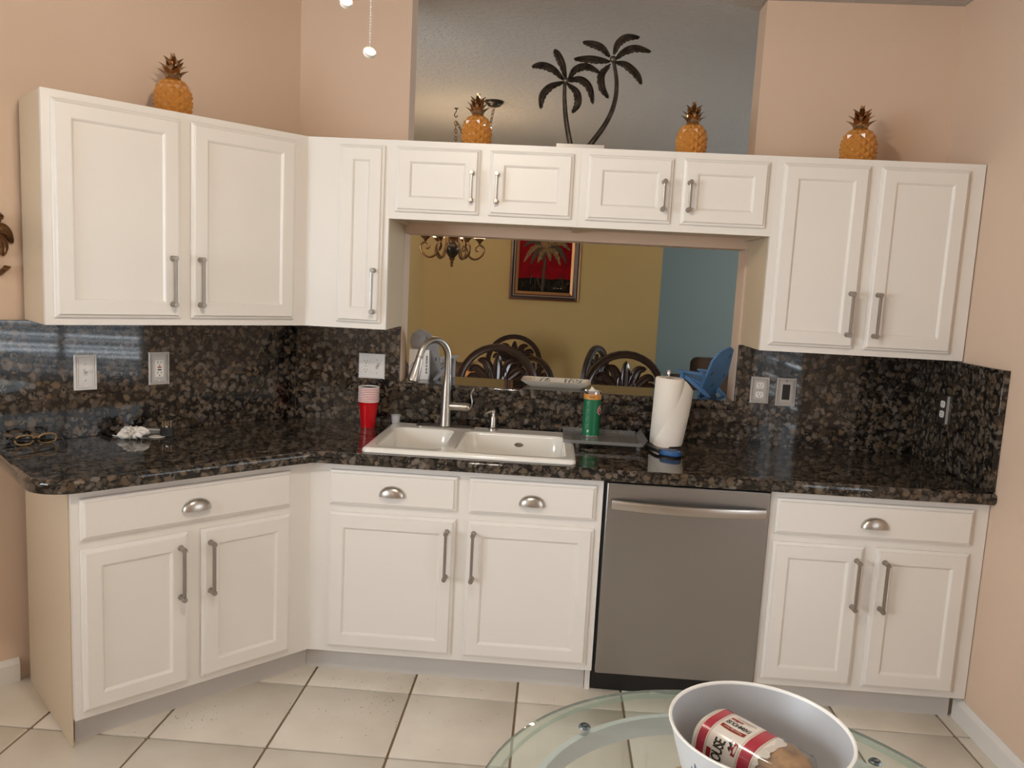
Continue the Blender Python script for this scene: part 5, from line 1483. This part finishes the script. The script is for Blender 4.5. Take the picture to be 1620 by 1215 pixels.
def bread():
    t = thing('bread_loaf', 'packaged sourdough loaf in white and red wrapper lying in the bowl', 'bread', (1.172, -1.612, 0.8185))
    e1 = Vector((0.70, -0.71, -0.03)).normalized(); e2 = Vector((-0.71, -0.70, 0)); e2 = (e2 - e1*e2.dot(e1)).normalized(); e3 = e1.cross(e2)
    if e3.z < 0: e3 = -e3
    a_, b_ = 0.050, 0.050
    def S(u, phi, off=0.0, k=1.0):
        s_, c_ = math.sin(phi), math.cos(phi)
        y = a_*k*math.copysign(abs(s_)**0.62, s_); z = b_*k*math.copysign(abs(c_)**0.62, c_)
        sh_ = 1.0
        if u < 0.012: sh_ = 1-0.22*(1-u/0.012)**2
        n = Vector((0, math.copysign(abs(s_)**1.2, s_), math.copysign(abs(c_)**1.2, c_))).normalized()
        p = Vector((u, y*sh_, z*sh_)) + n*off
        return e1*p.x + e2*p.y + e3*p.z
    def patch(u0, u1, p0, p1, off, name, mat, parent, nu=6, nv=48, wob=0.0):
        V = [S(u0+(u1-u0)*i/nu + wob*math.sin(9*(p0+(p1-p0)*j/nv))*(i/nu), p0+(p1-p0)*j/nv, off) for j in range(nv+1) for i in range(nu+1)]
        F = [(j*(nu+1)+i, j*(nu+1)+i+1, (j+1)*(nu+1)+i+1, (j+1)*(nu+1)+i) for j in range(nv) for i in range(nu)]
        return MB().add(V, F).build(name, mat, parent, ang=0.9)
    # loaf core
    us = [0.0, 0.003, 0.008, 0.02, 0.06, 0.10, 0.135, 0.155, 0.168, 0.172]
    ks = [0.80, 0.90, 0.96, 0.975, 0.975, 0.975, 0.96, 0.90, 0.78, 0.70]
    L_ = [[S(u, 2*PI*i/40, 0, k) + e3*(0.003*math.sin(i*0.9+u*60) if u > 0.1 else 0) for i in range(40)] for u, k in zip(us, ks)]
    MB().rings(L_).build('loaf', 'bread_crust', t, ang=0.8)
    L_ = [[S(u, 2*PI*i/48, 0.0006, k) for i in range(48)] for u, k in zip([-0.002, 0.0, 0.006, 0.015, 0.06, 0.10], [0.84, 0.92, 0.99, 1, 1, 1])]
    rnw = random.Random(8)
    L_.append([S(0.123 + 0.006*math.sin(i*0.7) + 0.004*math.sin(i*1.9+1), 2*PI*i/48, 0.0006, 1) for i in range(48)])
    w = MB().rings(L_, True, False).build('wrapper', 'wrap_white', t, ang=0.8)
    # clear tail of the bag
    L_ = [[S(u, 2*PI*i/32, 0.0012 + 0.002*math.sin(i*2.1+u*90), k) - e3*dz for i in range(32)] for u, k, dz in ((0.112, 1.0, 0), (0.14, 1.02, 0), (0.165, 0.98, 0), (0.182, 0.70, 0.012), (0.198, 0.35, 0.022), (0.205, 0.18, 0.026))]
    MB().rings(L_, False, False).build('bag_tail', 'bag_clear', t, ang=0.7)
    FULL = (-2.4, 2.4)
    patch(0.016, 0.030, *FULL, 0.0009, 'red_band', 'wrap_red', w); patch(0.0130, 0.0138, *FULL, 0.0009, 'gold_line', 'wrap_gold', w, 1); patch(0.0322, 0.0330, *FULL, 0.0009, 'gold_line', 'wrap_gold', w, 1)
    patch(0.089, 0.108, *FULL, 0.0009, 'red_band', 'wrap_red', w); patch(0.0860, 0.0868, *FULL, 0.0009, 'gold_line', 'wrap_gold', w, 1); patch(0.1102, 0.1110, *FULL, 0.0009, 'gold_line', 'wrap_gold', w, 1)
    AR = 0.058
    # arc length along the section so lettering keeps its size
    tab = [(0.0, -2.4)]; prev = S(0.06, -2.4)
    for i in range(1, 401):
        ph_ = -2.4 + 4.8*i/400; q_ = S(0.06, ph_); tab.append((tab[-1][0]+(q_-prev).length, ph_)); prev = q_
    mid = tab[200][0]
    def phi_of(sv):
        sv += mid
        lo, hi = 0, 400
        while hi-lo > 1:
            m = (lo+hi)//2
            if tab[m][0] <= sv: lo = m
            else: hi = m
        f_ = (sv-tab[lo][0])/max(1e-9, tab[hi][0]-tab[lo][0]); return tab[lo][1]+f_*(tab[hi][1]-tab[lo][1])
    def put(me, name, mat, fn, off):
        bm = bmesh.new(); bm.from_mesh(me)
        bmesh.ops.subdivide_edges(bm, edges=[e for e in bm.edges if e.calc_length() > 0.004], cuts=2)
        bm.to_mesh(me); bm.free()
        for v in me.vertices:
            u, sv = fn(v.co.x, v.co.y); v.co = S(u, phi_of(sv), off)
        me.materials.clear(); me.materials.append(MATS[mat]); me.name = name
        link(name, me, w)
    # lettering across the top: x of the text runs to the closed end, its top to the near side
    top = lambda uc, sc_: (lambda x, y: (uc - x, sc_ + y))
    put(text_mesh('FARMHOUSE', 0.0125, bold=0.0002, spacing=0.86), 'lettering', 'wrap_black', lambda x, y: (0.0585 - x*0.66, 0.002 + y*1.15), 0.0011)
    put(text_mesh('SOURDOUGH', 0.0062, spacing=0.95), 'lettering', 'wrap_brown', lambda x, y: (0.0600 - x*0.95, -0.0175 + y*1.1), 0.0011)
    def flat(poly): return MB().add([(x, y, 0) for x, y in poly], [tuple(range(len(poly)))]).mesh('shape')
    def grid(x0_, x1_, y0_, y1_, nx_=8, ny=2, bow=0.0):
        return MB().add([(x0_+(x1_-x0_)*i/nx_, y0_+(y1_-y0_)*j/ny + bow*(1-((2*i/nx_)-1)**2), 0) for j in range(ny+1) for i in range(nx_+1)], [(j*(nx_+1)+i, j*(nx_+1)+i+1, (j+1)*(nx_+1)+i+1, (j+1)*(nx_+1)+i) for j in range(ny) for i in range(nx_)]).mesh('shape')
    put(grid(-0.0215, 0.0215, -0.0046, 0.0046, bow=0.002), 'banner_edge', 'wrap_gold', top(0.0585, 0.0165), 0.0010)
    put(grid(-0.0205, 0.0205, -0.0038, 0.0038, bow=0.002), 'banner', 'barn_red', top(0.0585, 0.0165), 0.0012)
    put(text_mesh('Pepperidge Farm', 0.0052, spacing=0.95), 'lettering', 'wrap_white', lambda x, y: (0.0585 - x*0.95, 0.0180 + y), 0.0014)
    put(grid(-0.014, 0.014, -0.0003, 0.0003), 'rule_line', 'wrap_brown', top(0.0585, -0.0120), 0.0011)
    put(flat([(-0.010, -0.002), (0.010, -0.004), (0.012, 0.003), (0.004, 0.0015), (0.0, 0.005), (-0.004, 0.001), (-0.010, 0.002)]), 'barn_emblem', 'barn_red', lambda x, y: (0.050 - x, -0.0092 + y*0.8), 0.0012)
    # large lettering running up the near side
    side = lambda x, y: (0.0600 - y, 0.062 - x)
    put(text_mesh('FARMHOUSE', 0.0245, bold=0.0004, spacing=0.86), 'lettering', 'wrap_black', lambda x, y: (0.0545 - y*1.02, 0.0815 - x*0.62), 0.0011)
    put(flat([(-0.012, -0.006), (0.012, -0.006), (0.014, 0.004), (0.004, 0.001), (0.0, 0.009), (-0.005, 0.001), (-0.012, 0.003)]), 'barn_emblem', 'barn_red', lambda x, y: (0.0775 - y*0.8, 0.047 - x*0.8), 0.0012)
    put(flat([(-0.010, 0.006), (-0.004, 0.012), (0.0, 0.008), (0.005, 0.014), (0.012, 0.007), (0.0, 0.005)]), 'tree_emblem', 'wrap_black', lambda x, y: (0.0775 - y*0.8, 0.045 - x*0.8), 0.0013)
    put(grid(-0.03, 0.03, -0.004, 0.004), 'banner', 'barn_red', lambda x, y: (0.0390 - y, 0.092 - x), 0.0012)
    return t
bread()

# ------------------------------------------------------------------ crumbs on the tiles
rn = random.Random(21)
cr = MB()
def crumb(x, y, r):
    cr.add([(x-r, y, 0.0), (x+r*0.6, y-r, 0.0), (x+r*0.7, y+r*0.9, 0.0), (x, y, r*0.9)], [(0, 1, 3), (1, 2, 3), (2, 0, 3), (0, 2, 1)])
for n_, cx_, cy_, sx_, sy_ in ((60, 0.22, -0.03, 0.12, 0.035), (35, 0.33, -0.16, 0.05, 0.04), (55, 0.2, -0.30, 0.22, 0.12), (50, -0.30, -0.37, 0.07, 0.035), (35, 0.62, -0.06, 0.2, 0.06), (30, 1.98, -0.02, 0.1, 0.03), (20, -0.2, -0.25, 0.18, 0.06), (25, 0.75, -0.3, 0.25, 0.15), (10, 2.3, -0.2, 0.1, 0.08)):
    for k in range(n_):
        x, y = rn.gauss(cx_, sx_), rn.gauss(cy_, sy_)
        if y > 0.05 or (Vector((x, y, 0)).dot(Vector((-ST, CT, 0))) > 0.05): continue
        crumb(x, y, rn.choice((0.0008, 0.0012, 0.0012, 0.002)))
o = cr.build('crumbs', 'crumb', ang=3); o['kind'] = 'stuff'
tag(o, 'dark crumbs scattered over the tiles below the cabinets', 'crumbs')
